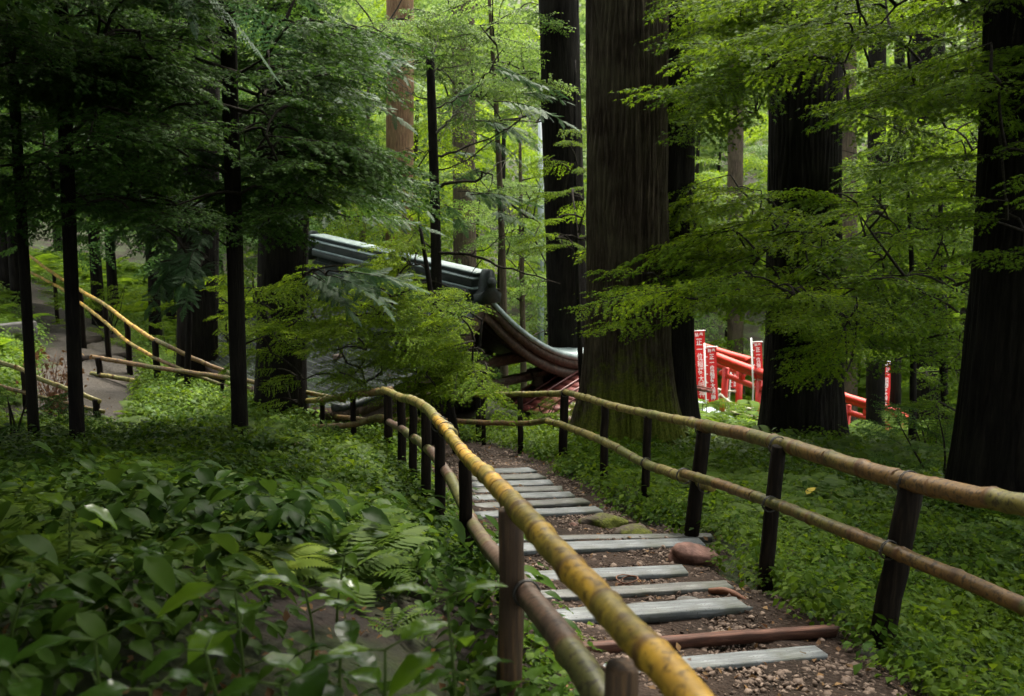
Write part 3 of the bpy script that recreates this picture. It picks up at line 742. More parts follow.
def rock(name, c, size, mat, label, cat='stone', seed=0, rough=.18, yaw=0.0, sink=.35, group=None):
    bm = bmesh.new(); bmesh.ops.create_icosphere(bm, subdivisions=4, radius=1)
    v = np.array([q.co[:] for q in bm.verts]); t = np.array([[q.index for q in f.verts] for f in bm.faces]); bm.free()
    rg = np.random.default_rng(seed); s = np.zeros(len(v))
    for _ in range(7):
        d = rg.normal(size=3); d /= np.linalg.norm(d); s += np.minimum(0, .72 + rg.uniform(0, .2) - v @ d) * .55
    for fq in (1.6, 3.5, 8):
        w = rg.normal(size=(3, 3)) * fq; s += rough / fq * np.sin(v @ w + rg.uniform(0, 6, 3)).sum(1) * .6
    v = v * (1 + s)[:, None]; v = v * np.array(size) / 2; v[:, 2] = np.maximum(v[:, 2], -size[2] * .5)
    c_, s_ = math.cos(yaw), math.sin(yaw); v = np.c_[v[:, 0] * c_ - v[:, 1] * s_, v[:, 0] * s_ + v[:, 1] * c_, v[:, 2]]
    A = Acc(); A.add(v, t); o = obj(name, A, mat, smooth=True)
    o.location = Vector([c[0], c[1], c[2] + size[2] * (.5 - sink)])
    return tag(o, label, cat, group)
p, d = hit(692, 566); rock('boulder', p, (.36, .26, .21), M['boulder'], 'rounded reddish brown boulder at the right end of the long plank steps', 'boulder', 3, .26, -.1, .25)
p, d = hit(632, 537); rock('mossy_stone', p, (.28, .22, .13), M['mossy_stone'], 'moss covered stone on the path, nearer the red boulder', 'stone', 5, .2, .2)
p, d = hit(603, 527); rock('mossy_stone', p, (.36, .22, .15), M['mossy_stone'], 'dark mossy stone at the right end of the far flight of planks', 'stone', 8, .22, -.3)
p, d = hit(573, 528); rock('path_stone', p, (.08, .07, .06), M['boulder'], 'small round pale stone lying left of the mossy stones', 'stone', 9)
p, d = hit(702, 645); rock('path_stone', p, (.10, .07, .06), M['boulder'], 'small red stone resting against the reddish timber step', 'stone', 11)
p, d = hit(690, 603); rock('path_stone', p, (.15, .11, .05), M['stone'], 'flat dark stone behind the wide grey plank', 'stone', 12)
p, d = hit(640, 607); rock('path_stone', p, (.24, .07, .05), M['stone'], 'long dark stone lying between two grey planks', 'stone', 13, yaw=.1)
p, d = hit(878, 660); rock('path_stone', p, (.22, .16, .10), M['stone'], 'dark stone at the foot of the nearest right post', 'stone', 14)
p, d = hit(722, 486); rock('mossy_stone', p, (.20, .13, .10), M['mossy_stone'], 'rusty brown mossy stone in the herbs right of the leaning post', 'stone', 15)
p, d = hit(695, 596)
A = Acc(); p, d = hit(727, 600); q = [p + np.array([-.09, .05, .03]), p + np.array([0, 0, .05]), p + np.array([.10, -.07, .02])]
A.add(*tube(curve(q, 8), [.018, .02, .022, .022, .021, .02, .016, .012], 8)); tag(obj('rotten_branch', A, M['rust'], smooth=True), 'rusty red rotten branch end beside the thin grey plank', 'branch')
p, d = hit(628, 588); th = np.linspace(0, 15, 60)
A = Acc(); A.add(*tube(np.c_[p[0] + .075 * np.cos(th) * (1 - .02 * th), p[1] + .05 * np.sin(th), p[2] + .035 + .03 * np.sin(th * .63)], .004, 5)); tag(obj('dry_root', A, M['rust'], smooth=True), 'curl of dry brown root lying on the gravel between planks', 'root')

# gravel on the stair path: one mass of chips
bm = bmesh.new(); bmesh.ops.create_icosphere(bm, subdivisions=1, radius=.5)
PEB = (np.array([q.co[:] for q in bm.verts]) * (1, .8, .55), np.array([[q.index for q in f.verts] for f in bm.faces])); bm.free()
PEB = (PEB[0] + rng.normal(0, .07, PEB[0].shape), PEB[1], np.zeros(len(PEB[1]), int))
N = 85000; y = 2.6 + 10.4 * rng.random(N) ** 1.7; x = xc(y) + rng.uniform(-1.15, 1.15, N); k_ = (on_path(x, y) > rng.random(N) * .9) & (vnoise(x, y, .25, 9) > rng.random(N) * .9); x, y = x[k_], y[k_]
A = Acc(); sz = np.clip(rng.lognormal(-4.15, .55, len(x)), .006, .065); z = H(x, y) + .016
A.inst(PEB, rot_rand(len(x), None, .4, sz), np.c_[x, y, z]); tag(obj('gravel', A, M['pebble']), kind='stuff')
# fallen leaves and chips on the ground: one litter mass
N = 9000; x = rng.uniform(-6, 5, N); y = 1 + 13 * rng.random(N) ** 1.4; A = Acc(); z = H(x, y) + .02
A.inst(t_rhomb(.3, .1, .1), rot_rand(N, None, .5, rng.uniform(.02, .055, N)), np.c_[x, y, z]); tag(obj('leaf_litter', A, M['dead_leaf']), kind='stuff')

# ------------------------------------------------------------------ temple
O = P(472, 292, 16.0); EX = np.array([-.7, .714, 0]); EY = np.array([.714, .70, 0]); EZ = np.array([0, 0, 1.0])
def L2W(x, y, z): return O + np.multiply.outer(x, EX) + np.multiply.outer(y, EY) + np.multiply.outer(np.asarray(z, float) + .085 * np.asarray(x, float), EZ)
AXT = np.array([EX, EY, EZ]); AXR = np.array([EX + .085 * EZ, EY, EZ])
HW, RISE, LEN = 2.9, 1.55, 4.3
def rz(t): return -RISE * (1.95 * t - .95 * t * t)
gz = h1(*L2W(3, 0, 0)[:2]); GZ = gz - O[2]
tm = thing('temple', L2W(3.0, 0.0, GZ), 'old wooden temple hall with sweeping dark shingled roof below the stairs', 'temple')
def roof_side(sgn):
    A = Acc(); nu, nv = 40, 127; us = np.linspace(-.35, LEN, nu); ts = np.linspace(0, 1, nv)
    U, T = np.meshgrid(us, ts); lift = .22 * np.clip(1 - (U + .35) / 1.6, 0, 1) ** 2 * T + .22 * np.clip(1 - (LEN - U) / 1.6, 0, 1) ** 2 * T
    crs = np.floor(T * 21); stepz = .03 * (1 - (T * 21 - crs))
    top = L2W(U, sgn * HW * T, rz(T) + lift + stepz - .03); bot = L2W(U, sgn * HW * T, rz(T) + lift - .20)
    v = np.concatenate([top.reshape(-1, 3), bot.reshape(-1, 3)]); n = nu * nv
    i = (np.arange(nv - 1)[:, None] * nu + np.arange(nu - 1)[None]).ravel()
    t = np.concatenate([np.c_[i, i + 1, i + nu + 1], np.c_[i, i + nu + 1, i + nu]]); m = np.zeros(len(t), int)
    tb = t[:, ::-1] + n
    e = []
    for a in range(nu - 1): e += [(( nv-1)*nu + a, (nv-1)*nu + a + 1, n + (nv-1)*nu + a + 1), ((nv-1)*nu + a, n + (nv-1)*nu + a + 1, n + (nv-1)*nu + a)]
    for b in range(nv - 1):
        for c in (0, nu - 1): e += [(b*nu + c, (b+1)*nu + c, n + (b+1)*nu + c), (b*nu + c, n + (b+1)*nu + c, n + b*nu + c)]
    e = np.array(e); A.add(v, np.vstack([t, tb, e]), np.r_[m, np.ones(len(tb), int), np.full(len(e), 1)])
    me = A.mesh('roof', [M['shingle'], M['temple_wood']])
    uvl = me.uv_layers.new(name='UVMap'); vi = np.empty(len(me.loops), np.int32); me.loops.foreach_get('vertex_index', vi)
    uu = np.r_[U.ravel(), U.ravel()]; tt = np.r_[T.ravel(), T.ravel()] * 3.4
    uvl.data.foreach_set('uv', np.c_[uu[vi], tt[vi]].astype(np.float32).ravel())
    o = bpy.data.objects.new('roof', me); COL.objects.link(o); o.parent = tm; o.location = -tm.location
    return o
roofs = [roof_side(-1), roof_side(1)]
def profile_strip(name, mat, x0, x1, z0, z1, parent, sides=(-1, 1), t0=0.0, t1=1.0, grow=0.0):
    for s in sides:
        A = Acc(); ts = np.linspace(t0, t1, 24); lf = .22 * np.clip(1 - (x0 + .35) / 1.6, 0, 1) ** 2 * ts
        y = s * HW * ts * (1 + grow)
        rows = [L2W(np.full(24, x), y, rz(ts) + lf + z) for x, z in ((x0, z0), (x1, z0), (x1, z1), (x0, z1))]
        v = np.concatenate(rows); t = []
        for r in range(4):
            a, b = r * 24, ((r + 1) % 4) * 24
            for q in range(23): t += [(a + q, b + q, b + q + 1), (a + q, b + q + 1, a + q + 1)]
        for q in (0, 23): t += [(q, 24 + q, 48 + q), (q, 48 + q, 72 + q)]
        A.add(v, t); obj(name, A, mat, parent)
profile_strip('verge_strip', M['copper'], -.37, .30, .045, -.05, tm, sides=(1,), grow=.004); profile_strip('verge_strip', M['ridge'], -.37, -.25, .03, -.05, tm, sides=(-1,), grow=.004)  # far strip paled to stand for sky light on the roof edge; near one dark
profile_strip('bargeboard', M['temple_wood'], -.31, -.25, -.203, -.40, tm, t1=.97)
profile_strip('rafter', M['temple_dark'], .05, .15, -.203, -.30, tm, t1=.95)
A = Acc()
for s in (1,):                                           # pale sheet along the far eave
    us = np.linspace(-.35, LEN, 30); lf = .22 * np.clip(1 - (us + .35) / 1.6, 0, 1) ** 2 + .22 * np.clip(1 - (LEN - us) / 1.6, 0, 1) ** 2
    rows = [L2W(us, np.full(30, s * y), rz(1.0) + lf + z) for y, z in ((HW - .08, .012), (HW + .02, -.002), (HW + .02, -.08))]
    v = np.concatenate(rows); t = []
    for r in range(2):
        for q in range(29): a = r * 30 + q; t += [(a, a + 1, a + 31), (a, a + 31, a + 30)]
    A.add(v, t)
obj('eave_trim', A, M['copper'], tm)
# ridge: stacked courses with end ornaments
A = Acc(); B_ = Acc(); cx_ = LEN / 2 - .1
for w, h, z, e in ((.42, .09, .03, 0), (.34, .03, .092, .04), (.30, .13, .174, .0), (.38, .03, .256, .08), (.22, .06, .303, .02), (.32, .03, .350, .12)):
    box(B_ if h < .05 else A, L2W(cx_, 0, z), (LEN + .1 + 2 * e, w, h), AXR, 0, .010)
rd = obj('ridge', A, M['ridge'], tm); obj('ridge_cap', B_, M['copper'], rd)
for xe in (-.28, LEN + .1):
    A = Acc(); sgn = -1 if xe < 1 else 1
    th = np.linspace(0, np.pi, 15); rr = .12
    prof2 = [( -.21, -.12), (-.23, .02), (-.15, .06)] + [(-rr * math.cos(a), .10 + .32 * math.sin(a)) for a in th] + [(.15, .06), (.23, .02), (.21, -.12)]
    n = len(prof2); f = L2W(np.full(n, xe), np.array([q[0] for q in prof2]), np.array([q[1] for q in prof2])); b_ = f + EX * sgn * .16
    v = np.vstack([f, b_, f.mean(0) , b_.mean(0)]); t = []
    for q in range(n): k2 = (q + 1) % n; t += [(q, k2, n + k2), (q, n + k2, n + q), (2*n, k2, q), (2*n + 1, n + q, n + k2)]
    A.add(v, t)
    A.add(*tube([L2W(xe + sgn * .14, 0, .22), L2W(xe + sgn * .22, 0, .22)], [.09, .07], 16))
    obj('ridge_ornament', A, M['ridge'], rd)
# walls, posts, beams
ze = rz(1.0)
BX0, BX1, BY = 1.5, LEN - .8, 1.55
A = Acc(); wt = .06
zt = rz(BY / HW) - .25
for s in (-1, 1): box(A, L2W((BX0 + BX1) / 2, s * BY, (zt + GZ) / 2), (BX1 - BX0, wt, zt - GZ), AXT)
for x in (BX0, BX1): box(A, L2W(x, 0, (zt + GZ) / 2), (wt, 2 * BY - wt, zt - GZ), AXT)
gt = np.linspace(-1, 1, 25)
for x in (BX0, BX1):
    y = gt * BY; z = np.array([rz(abs(q) / HW) for q in y]) - .22
    v = np.vstack([L2W(np.full(25, x), y, z), L2W(np.full(25, x), y, np.full(25, zt - .02))]); t = []
    for q in range(24): t += [(q, q + 1, 26 + q), (q, 26 + q, 25 + q)]
    A.add(v, t)
obj('wall', A, M['temple_dark'], tm)
A = Acc()
for q in np.arange(-BY + .12, BY - .1, .155): box(A, L2W(BX0 - .05, q, GZ + .95), (.035, .06, 1.5), AXT)
obj('lattice', A, M['temple_wood'], tm)
for x, y in [(BX0 - .02, BY), (BX0 - .02, -BY), (BX1, BY), (BX1, -BY), (BX0 - 1.42, BY + .05), (BX0 - 1.42, -BY - .05)]:
    A = Acc(); zq = rz(abs(y) / HW) - .35
    A.add(*tube([L2W(x, y, GZ - .1), L2W(x, y, zq)], [.11, .105], 14))
    box(A, L2W(x, y, zq + .02), (.30, .30, .11), AXT, 0, .02); box(A, L2W(x, y, zq - .32), (.16, .7, .12), AXT, 0, .02)
    obj('post', A, M['temple_wood'], tm)
for x in (BX0 - 1.42, BX0 + .0):
    A = Acc(); box(A, L2W(x + .06, 0, rz(BY / HW) - .42), (.13, 2 * BY + .7, .15), AXT, 0, .02); box(A, L2W(x + .06, 0, rz(BY / HW) - .05), (.14, 2 * BY + .1, .18), AXT, 0, .02); box(A, L2W(x + .06, 0, rz(.25) - .35), (.16, .18, .95), AXT, 0, .01)
    obj('beam', A, M['temple_wood'], tm)
A = Acc(); box(A, L2W((BX0 + BX1) / 2 - .6, 0, GZ + .24), (BX1 - BX0 + 1.9, 2 * BY + 1.3, .10), AXT, 0, .01); obj('veranda', A, M['temple_wood'], tm)

# red-roofed shed beyond the temple porch
S0 = P(500, 405, 17.0); SX = np.array([.7, -.714, 0]); SY = np.array([.714, .70, 0])
sl = -(S0[2] - P(558, 358, 18.4)[2]) ; run = float(np.dot(P(558, 358, 18.4) - S0, SY)); sl = sl / run
def S(x, y, z): return S0 + np.multiply.outer(x, SX) + np.multiply.outer(y, SY) + np.multiply.outer(z, EZ)
sh = thing('shed', S(1.2, 2, h1(*S(1.2, 2, 0)[:2]) - S0[2]), 'small building with maroon sheet metal roof seen past the temple porch post', 'shed')
A = Acc(); W_, D_ = 1.9, 1.75
for side in (0, 1):
    for b in range(9):
        y0, y1 = D_ * b / 9, D_ * (b + 1) / 9 + .02
        yy0, yy1 = (y0, y1) if side == 0 else (2 * D_ - y0, 2 * D_ - y1)
        v = S(np.array([-.0, W_, W_, 0]), np.array([yy0, yy0, yy1, yy1]), np.array([y0 * sl + .018, y0 * sl + .018, y1 * sl, y1 * sl]))
        w = v - [0, 0, .05]; A.add(np.vstack([v, w]), [(0, 1, 2), (0, 2, 3), (4, 6, 5), (4, 7, 6), (0, 4, 5), (0, 5, 1), (1, 5, 6), (1, 6, 2), (3, 7, 4), (3, 4, 0), (2, 6, 7), (2, 7, 3)])
    for c in range(9):
        x = .02 + c * (W_ - .04) / 8
        s_ = 1 if side == 0 else -1
        p0, p1 = S(x, 0 if side == 0 else 2 * D_, .035), S(x, D_, D_ * sl + .035); A.add(*tube([p0, p1], .016, 6))
obj('roof', A, M['red_roof'], sh)
A = Acc(); zf = h1(*S(1.6, 1, 0)[:2]) - S0[2] - .3
for y in (.3, 2 * D_ - .3): box(A, S(W_ / 2, y, (zf + .3 * sl - .06) / 2), (W_ - .5, .06, .3 * sl - .06 - zf), np.array([SX, SY, EZ]))
for x in (.28, W_ - .28):
    v = S(np.full(5, x), np.array([.33, .33, D_, 2 * D_ - .33, 2 * D_ - .33]), np.array([zf, .33 * sl - .06, D_ * sl - .07, .33 * sl - .06, zf]))
    A.add(v, [(0, 1, 2), (0, 2, 4), (2, 3, 4)])
obj('wall', A, M['temple_dark'], sh)

# small pavilion roof in front of the torii
Q0 = P(704, 418, 20.0); qd = P(742, 434, 18.9) - P(696, 411, 20.6); qd[2] = 0; QX = qd / np.linalg.norm(qd); QY = np.array([-QX[1], QX[0], 0])
if QY[1] < 0: QY = -QY
def Q(x, y, z): return Q0 + np.multiply.outer(x, QX) + np.multiply.outer(y, QY) + np.multiply.outer(z, EZ)
pv = thing('pavilion', Q(0, .8, h1(*Q(0, .8, 0)[:2]) - Q0[2]), 'low open shelter with curved pale metal roof in front of the red gateways', 'shelter')
A = Acc(); nu = 22; us = np.linspace(-1.7, .8, nu); sec = [(-.15, -.03), (0, .0), (.12, .02), (.25, .035), (.4, .02), (.5, 0), (.65, -.03)]
rows = [Q(us, np.full(nu, y), z + .10 * (np.abs(us + .28) / 1.42) ** 2.5) for y, z in sec] + [Q(us, np.full(nu, y), z - .16 + .10 * (np.abs(us + .28) / 1.42) ** 2.5) for y, z in sec[::-1]]
v = np.concatenate(rows); nr = len(rows); t = []; mm = []
for r in range(nr):
    for q in range(nu - 1):
        a, b = r * nu + q, ((r + 1) % nr) * nu + q; t += [(a, a + 1, b + 1), (a, b + 1, b)]; mm += [0 if r < 6 else 1] * 2
for q in (0, nu - 1):
    for r in range(1, nr - 1): t.append((q, r * nu + q, (r + 1) * nu + q)); mm.append(1)
A.add(v, t, np.array(mm)); obj('roof', A, [M['pale_metal'], M['temple_dark']], pv)
for x in (-1.3, .45):
    for y in (.0, .48):
        A = Acc(); zb = h1(*Q(x, y, 0)[:2]) - Q0[2] - .2; A.add(*tube([Q(x, y, zb), Q(x, y, -.02)], .06, 10)); obj('post', A, M['temple_dark'], pv)
# low bamboo railing by the black trunk
lf_ = thing('low_railing', (*P(757,428,18)[:2], h1(*P(757,428,18)[:2])), 'low pale railing between the shelter roof and the broad black trunk', 'railing')
for px, py in ((738, 414), (757, 419), (774, 424)): post(lf_, px, px, py, 18.5, .03, M['post'])
A = Acc(); rail_geom(A, [P(730, 412, 18.6), P(757, 419, 18.5), P(780, 426, 18.4)], .035); obj('rail', A, M['bamboo_green'], lf_, True)

# ------------------------------------------------------------------ torii gates
def torii(label, a, b, top_z=None, ht=2.9, pr=.11, wts=.18):
    """a, b: ends of the top beam"""
    a = np.asarray(a, float); b = np.asarray(b, float); z = (a[2] + b[2]) / 2; c = (a + b) / 2
    d = b - a; d[2] = 0; Wd = np.linalg.norm(d); X = d / Wd; Yv = np.array([-X[1], X[0], 0]); ax = np.array([X, Yv, EZ])
    def G(x, y, zz): return np.array([c[0], c[1], z]) + np.multiply.outer(x, X) + np.multiply.outer(y, Yv) + np.multiply.outer(zz, EZ)
    gz = z - ht
    t = thing('torii_gate', (c[0], c[1], gz), label, 'torii', 'red torii gates')
    def beam(name, hw, w, h, zc, curve_=.0, slant=.06, mats=M['vermilion']):
        A = Acc(); n = 17; xs = np.linspace(-1, 1, n); rows = []
        for i, x in enumerate(xs):
            zz = curve_ * abs(x) ** 2.4; ex = slant * (1 if i == n - 1 else -1 if i == 0 else 0)
            rows.append(np.array([G(x * hw + e_, y_, zc + zz + z_) for y_, z_, e_ in ((-w/2, -h/2, -ex), (w/2, -h/2, -ex), (w/2, h/2, ex), (0, h/2 + .03, ex), (-w/2, h/2, ex))]))
        v = np.concatenate(rows); tt = []
        for i in range(n - 1):
            for j in range(5): k2 = (j + 1) % 5; A0, B0 = i * 5, (i + 1) * 5; tt += [(A0 + j, B0 + j, B0 + k2), (A0 + j, B0 + k2, A0 + k2)]
        for b0 in (0, (n - 1) * 5): tt += [(b0, b0 + 1, b0 + 2), (b0, b0 + 2, b0 + 3), (b0, b0 + 3, b0 + 4)]
        A.add(v, tt); return obj(name, A, mats, t)
    hw = Wd / 2
    beam('top_beam', hw, wts * 1.7, .09, -.045, .015); beam('lower_lintel', hw * .93, wts, .12, -.155, .012)
    beam('tie_beam', hw * .80, wts * .75, .10, -.46, 0, 0)
    A = Acc(); box(A, G(0, 0, -.31), (.14, .10, .20), ax, 0, .01); obj('centre_strut', A, M['vermilion'], t)
    for s in (-1, 1):
        A = Acc(); A.add(*tube([G(s * hw * .66, 0, -ht + .3), G(s * hw * .60, 0, -.27)], [pr, pr * .9], 16)); po = obj('post', A, M['vermilion'], t, True)
        A = Acc(); A.add(*tube([G(s * hw * .665, 0, -ht - .3), G(s * hw * .662, 0, -ht + .32)], [pr * 1.2, pr * 1.18], 16)); obj('post_base', A, M['torii_black'], po, True)
        A = Acc(); box(A, G(s * hw * .72, 0, -.39), (.04, wts * .8, .05), ax); obj('wedge', A, M['vermilion'], t)
    A = Acc(); q = [G(-hw * .62, -.12, -.95), G(-hw * .3, -.12, -1.03), G(0, -.12, -1.06), G(hw * .3, -.12, -1.03), G(hw * .62, -.12, -.95)]
    A.add(*tube(curve(q, 24), .028 + .008 * np.sin(np.arange(24) * 1.7), 8))
    for x in (-.35, 0, .35):
        for f in range(3): box(A, G(x * hw + .04 * (f % 2), -.14, -1.12 - .11 * f), (.09, .008, .12), ax)
    obj('straw_rope', A, M['straw'], t)
    return t
torii('upper red torii gate with pale topped beam, right behind the two tall banners', P(699, 343, 28.0), P(751, 358.5, 25.7), ht=2.5, pr=.095, wts=.13)
torii('lower red torii gate, nearer, its right end cut off by the broad black trunk', P(716, 354, 26.0), P(772, 374, 23.4), ht=2.4, pr=.095, wts=.12)
torii('red torii gate right of the broad black trunk with a thin trunk crossing it', P(837, 391, 27.0), P(899, 411, 24.9), ht=2.4, pr=.10, wts=.13)
torii('red torii gate end poking out at the right of the slanting banner', P(880, 402, 31.5), P(912, 417, 29.2), ht=2.3, pr=.08, wts=.12)

# ------------------------------------------------------------------ banners with lettering
_gl = {}
def glyph(ch):
    if ch not in _gl:
        cu = bpy.data.curves.new('glyph', 'FONT'); cu.body = ch; cu.size = 1.0; cu.resolution_u = 3; cu.offset = .012
        o = bpy.data.objects.new('glyph', cu); COL.objects.link(o); bpy.context.view_layer.update()
        me = o.evaluated_get(bpy.context.evaluated_depsgraph_get()).to_mesh(); me.calc_loop_triangles()
        v = np.array([q.co[:] for q in me.vertices]) if len(me.vertices) else np.zeros((0, 3)); t = np.array([q.vertices[:] for q in me.loop_triangles])
        bpy.data.objects.remove(o); bpy.data.curves.remove(cu)
        if len(v): v[:, :2] -= (v[:, :2].max(0) + v[:, :2].min(0)) / 2; v /= max(np.ptp(v[:, 0]), np.ptp(v[:, 1]))
        _gl[ch] = (v, t)
    return _gl[ch]
def banner(label, top, bot, w, yaw, text='正一位稲荷大明神', head='奉納'):
    top = np.asarray(top, float); bot = np.asarray(bot, float); up = top - bot; Hh = np.linalg.norm(up); up /= Hh
    X = np.array([math.cos(yaw), math.sin(yaw), 0]); X -= up * np.dot(X, up); X /= np.linalg.norm(X); N = np.cross(X, up)
    if N[1] > 0: N = -N
    gz = h1(bot[0], bot[1])
    t = thing('banner', (bot[0], bot[1], gz), label, 'banner', 'red shrine banners')
    def B(x, y, off=0.0):
        x = np.asarray(x, float); y = np.asarray(y, float); wv = .03 * np.sin(x / w * 3 + y * 2.2) * (x / w + .3)
        return bot + np.multiply.outer(x, X) + np.multiply.outer(y, up) + np.multiply.outer(wv + off, N)
    A = Acc(); nx_, ny_ = 9, 36; xs = np.linspace(0, w, nx_); ys = np.linspace(0, Hh, ny_); XX, YY = np.meshgrid(xs, ys)
    i = (np.arange(ny_ - 1)[:, None] * nx_ + np.arange(nx_ - 1)[None]).ravel(); tt = np.concatenate([np.c_[i, i + 1, i + nx_ + 1], np.c_[i, i + nx_ + 1, i + nx_]])
    A.add(B(XX, YY).reshape(-1, 3), tt); cl = obj('cloth', A, M['banner_red'], t, True)
    A = Acc()
    def put(ch, cx, cy, s):
        v, tr = glyph(ch)
        if len(v) == 0: return
        A.add(B(v[:, 0] * s * .92 + cx, v[:, 1] * s * 1.05 + cy, .012), tr)
    for q, ch in enumerate(head): put(ch, w * (.70 - .4 * q), Hh - w * .32, w * .34)
    n = len(text); y0 = Hh - w * .62; st = (y0 - .04) / n
    for q, ch in enumerate(text): put(ch, w * .5, y0 - st * (q + .5), min(w * .72, st * .92))
    obj('lettering', A, M['white_cloth'], cl)
    A = Acc(); low = np.array([bot[0], bot[1], gz - .2]) - X * .04
    A.add(*tube([low, bot - X * .04, top - X * .04 + up * .1], .02, 8)); A.add(*tube([top - X * .06, top + X * (w + .02)], .012, 6))
    for y in np.linspace(.05, Hh - .03, 7): A.add(*tube([B(0.0, y) - X * .05, B(.03, y)], .008, 5))
    obj('pole', A, M['white_cloth'], t, True)
    return t
banner('tallest red banner with white characters, hard against the dark trunk left of the torii', P(693, 331, 25.0), P(696, 399, 25.0), .30, .15)
banner('shorter red banner with white characters just right of the tallest one', P(706, 347, 24.4), P(707.5, 402, 24.4), .27, .1)
banner('narrow red banner with white characters in front of the torii beam near the black trunk', P(753, 342, 24.0), P(755, 389, 24.0), .21, -.1)
banner('small red banner hanging between the torii posts', P(733, 362, 29.0), P(731, 388, 29.0), .18, .2)
banner('slanting red banner with white characters beside the thin trunk on the right', P(884, 361, 27.0), P(879, 407, 27.0), .26, .0)
# ------------------------------------------------------------------ trunks
def gbase(px, py, d):
    p = P(px, py, d); return np.array([p[0], p[1], h1(p[0], p[1])])
def topat(base, px, py, up=17.0):
    """top of a trunk that passes through a picture position"""
    v = (py - CY) / F; dd = base[1] / (CP - v * SP); q = P(px, py, dd); f = up / max(.5, q[2] - base[2])
    return base + np.array([(q[0] - base[0]) * f, 0, up])

# shared high crowns of the tall conifers: one mesh, dense enough to shade the slope below
def crown_mesh(name, rad, h0, h1_, n, leafm):
    A = Acc(); by = [[], []]
    for q in range(n):
        u = (q + rng.random()) / n; a = rng.uniform(0, 2 * np.pi); rr = rad * (1 - .7 * u) * rng.uniform(.35, 1.1)
        d = np.array([math.cos(a), math.sin(a), rng.uniform(-.4, .0)])
        by[q % 2].append((place_dir(d, rng.normal(0, .25), max(.6, rr / 2.0)), np.array([math.cos(a), math.sin(a), 0]) * .12 * rr + [0, 0, h0 + (h1_ - h0) * u]))
    for k in (0, 1): A.inst(BOUGHS[k], np.array([x[0] for x in by[k]]), np.array([x[1] for x in by[k]]))
    return A.mesh(name, [leafm, M['twig']])
BIGCROWN = [crown_mesh('crown', 4.2, 9.5, 19, 175, M['needle']), crown_mesh('crown', 3.2, 9.0, 19, 100, M['needle'])]
def high_crown(t, k=0, sc=1.0):
    o = bpy.data.objects.new('crown', BIGCROWN[k]); COL.objects.link(o); o.parent = t; o.scale = (sc, sc, 1); o.rotation_euler = (0, 0, rng.uniform(0, 6.28)); return o

b = gbase(628, 450, 14.0); t = big_tree('cedar_tree', 'massive cedar with ridged brown bark and mossy flared foot behind the right stair fence', b, topat(b, 622, 0), .56, .40, M['bark_main'], 230, .085, .62, .62, .18, 46, mossh=1.7, mdir=R(180), seed=2, step=.07)
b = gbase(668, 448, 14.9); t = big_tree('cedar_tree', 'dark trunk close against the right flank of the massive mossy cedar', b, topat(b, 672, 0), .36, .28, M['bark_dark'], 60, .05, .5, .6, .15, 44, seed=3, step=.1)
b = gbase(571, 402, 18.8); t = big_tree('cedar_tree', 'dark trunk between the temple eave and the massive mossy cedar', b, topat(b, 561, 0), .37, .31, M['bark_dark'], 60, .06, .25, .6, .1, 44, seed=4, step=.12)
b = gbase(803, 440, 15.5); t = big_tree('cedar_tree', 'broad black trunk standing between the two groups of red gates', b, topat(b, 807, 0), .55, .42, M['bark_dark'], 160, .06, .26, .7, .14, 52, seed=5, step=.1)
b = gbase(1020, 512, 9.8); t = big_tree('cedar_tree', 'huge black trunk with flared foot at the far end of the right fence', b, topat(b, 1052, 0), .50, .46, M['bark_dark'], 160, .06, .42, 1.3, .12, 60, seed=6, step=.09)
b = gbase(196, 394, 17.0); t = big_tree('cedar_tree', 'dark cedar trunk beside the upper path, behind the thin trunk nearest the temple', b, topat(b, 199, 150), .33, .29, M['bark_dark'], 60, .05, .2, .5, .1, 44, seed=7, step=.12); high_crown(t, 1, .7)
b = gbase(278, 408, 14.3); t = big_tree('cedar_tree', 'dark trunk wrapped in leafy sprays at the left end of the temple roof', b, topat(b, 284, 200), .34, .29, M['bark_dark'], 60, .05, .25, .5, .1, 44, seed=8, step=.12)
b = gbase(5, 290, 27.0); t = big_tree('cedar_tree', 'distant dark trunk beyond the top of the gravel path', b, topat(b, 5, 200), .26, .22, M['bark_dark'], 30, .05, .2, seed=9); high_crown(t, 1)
b = gbase(238, 412, 9.5); t = big_tree('slender_tree', 'thin straight black trunk on the bank, nearest the temple roof', b, topat(b, 227, 0), .076, .06, M['bark_dark'], 24, .05, .15, .3, .05, 24, seed=10); high_crown(t, 1, .6)
for z_, a_ in ((1.0,.3),(1.9,2.4),(2.6,4.0),(3.1,.9)):
    c_ = b + (topat(b, 227, 0, 7.5) - b) * z_ / 7.5
    A = Acc(); A.add(*tube([c_, c_ + [.28*math.cos(a_), .28*math.sin(a_), .10]], [.014, .005], 5)); obj('branch_stub', A, M['twig'], t)
T_A = (t, b, topat(b, 227, 0, 7.5))
b = gbase(74, 420, 9.2); t = big_tree('slender_tree', 'straight black trunk on the bank in front of the gravel path', b, topat(b, 68, 220), .062, .052, M['bark_dark'], 24, .05, .15, .3, .05, 24, seed=11); high_crown(t, 1, .6); T_B = (t, b, topat(b, 68, 220, 7.5))
b = gbase(30, 405, 9.6); t = big_tree('slender_tree', 'thinnest black trunk, leaning left beside the dark low fence', b, topat(b, 21, 230), .05, .035, M['bark_dark'], 20, .05, .15, .3, .05, 20, seed=12)
b = gbase(398, 425, 30.0); t = big_tree('cedar_tree', 'distant reddish brown trunk seen above the temple ridge', b, topat(b, 398, 100), .40, .36, M['bark_red'], 40, .06, .2, seed=13)
b = gbase(466, 420, 27.0); t = big_tree('cedar_tree', 'greyish brown trunk behind the temple ridge, right of the bare branched tree', b, topat(b, 464, 150), .30, .28, M['bark_far'], 40, .06, .2, seed=14)
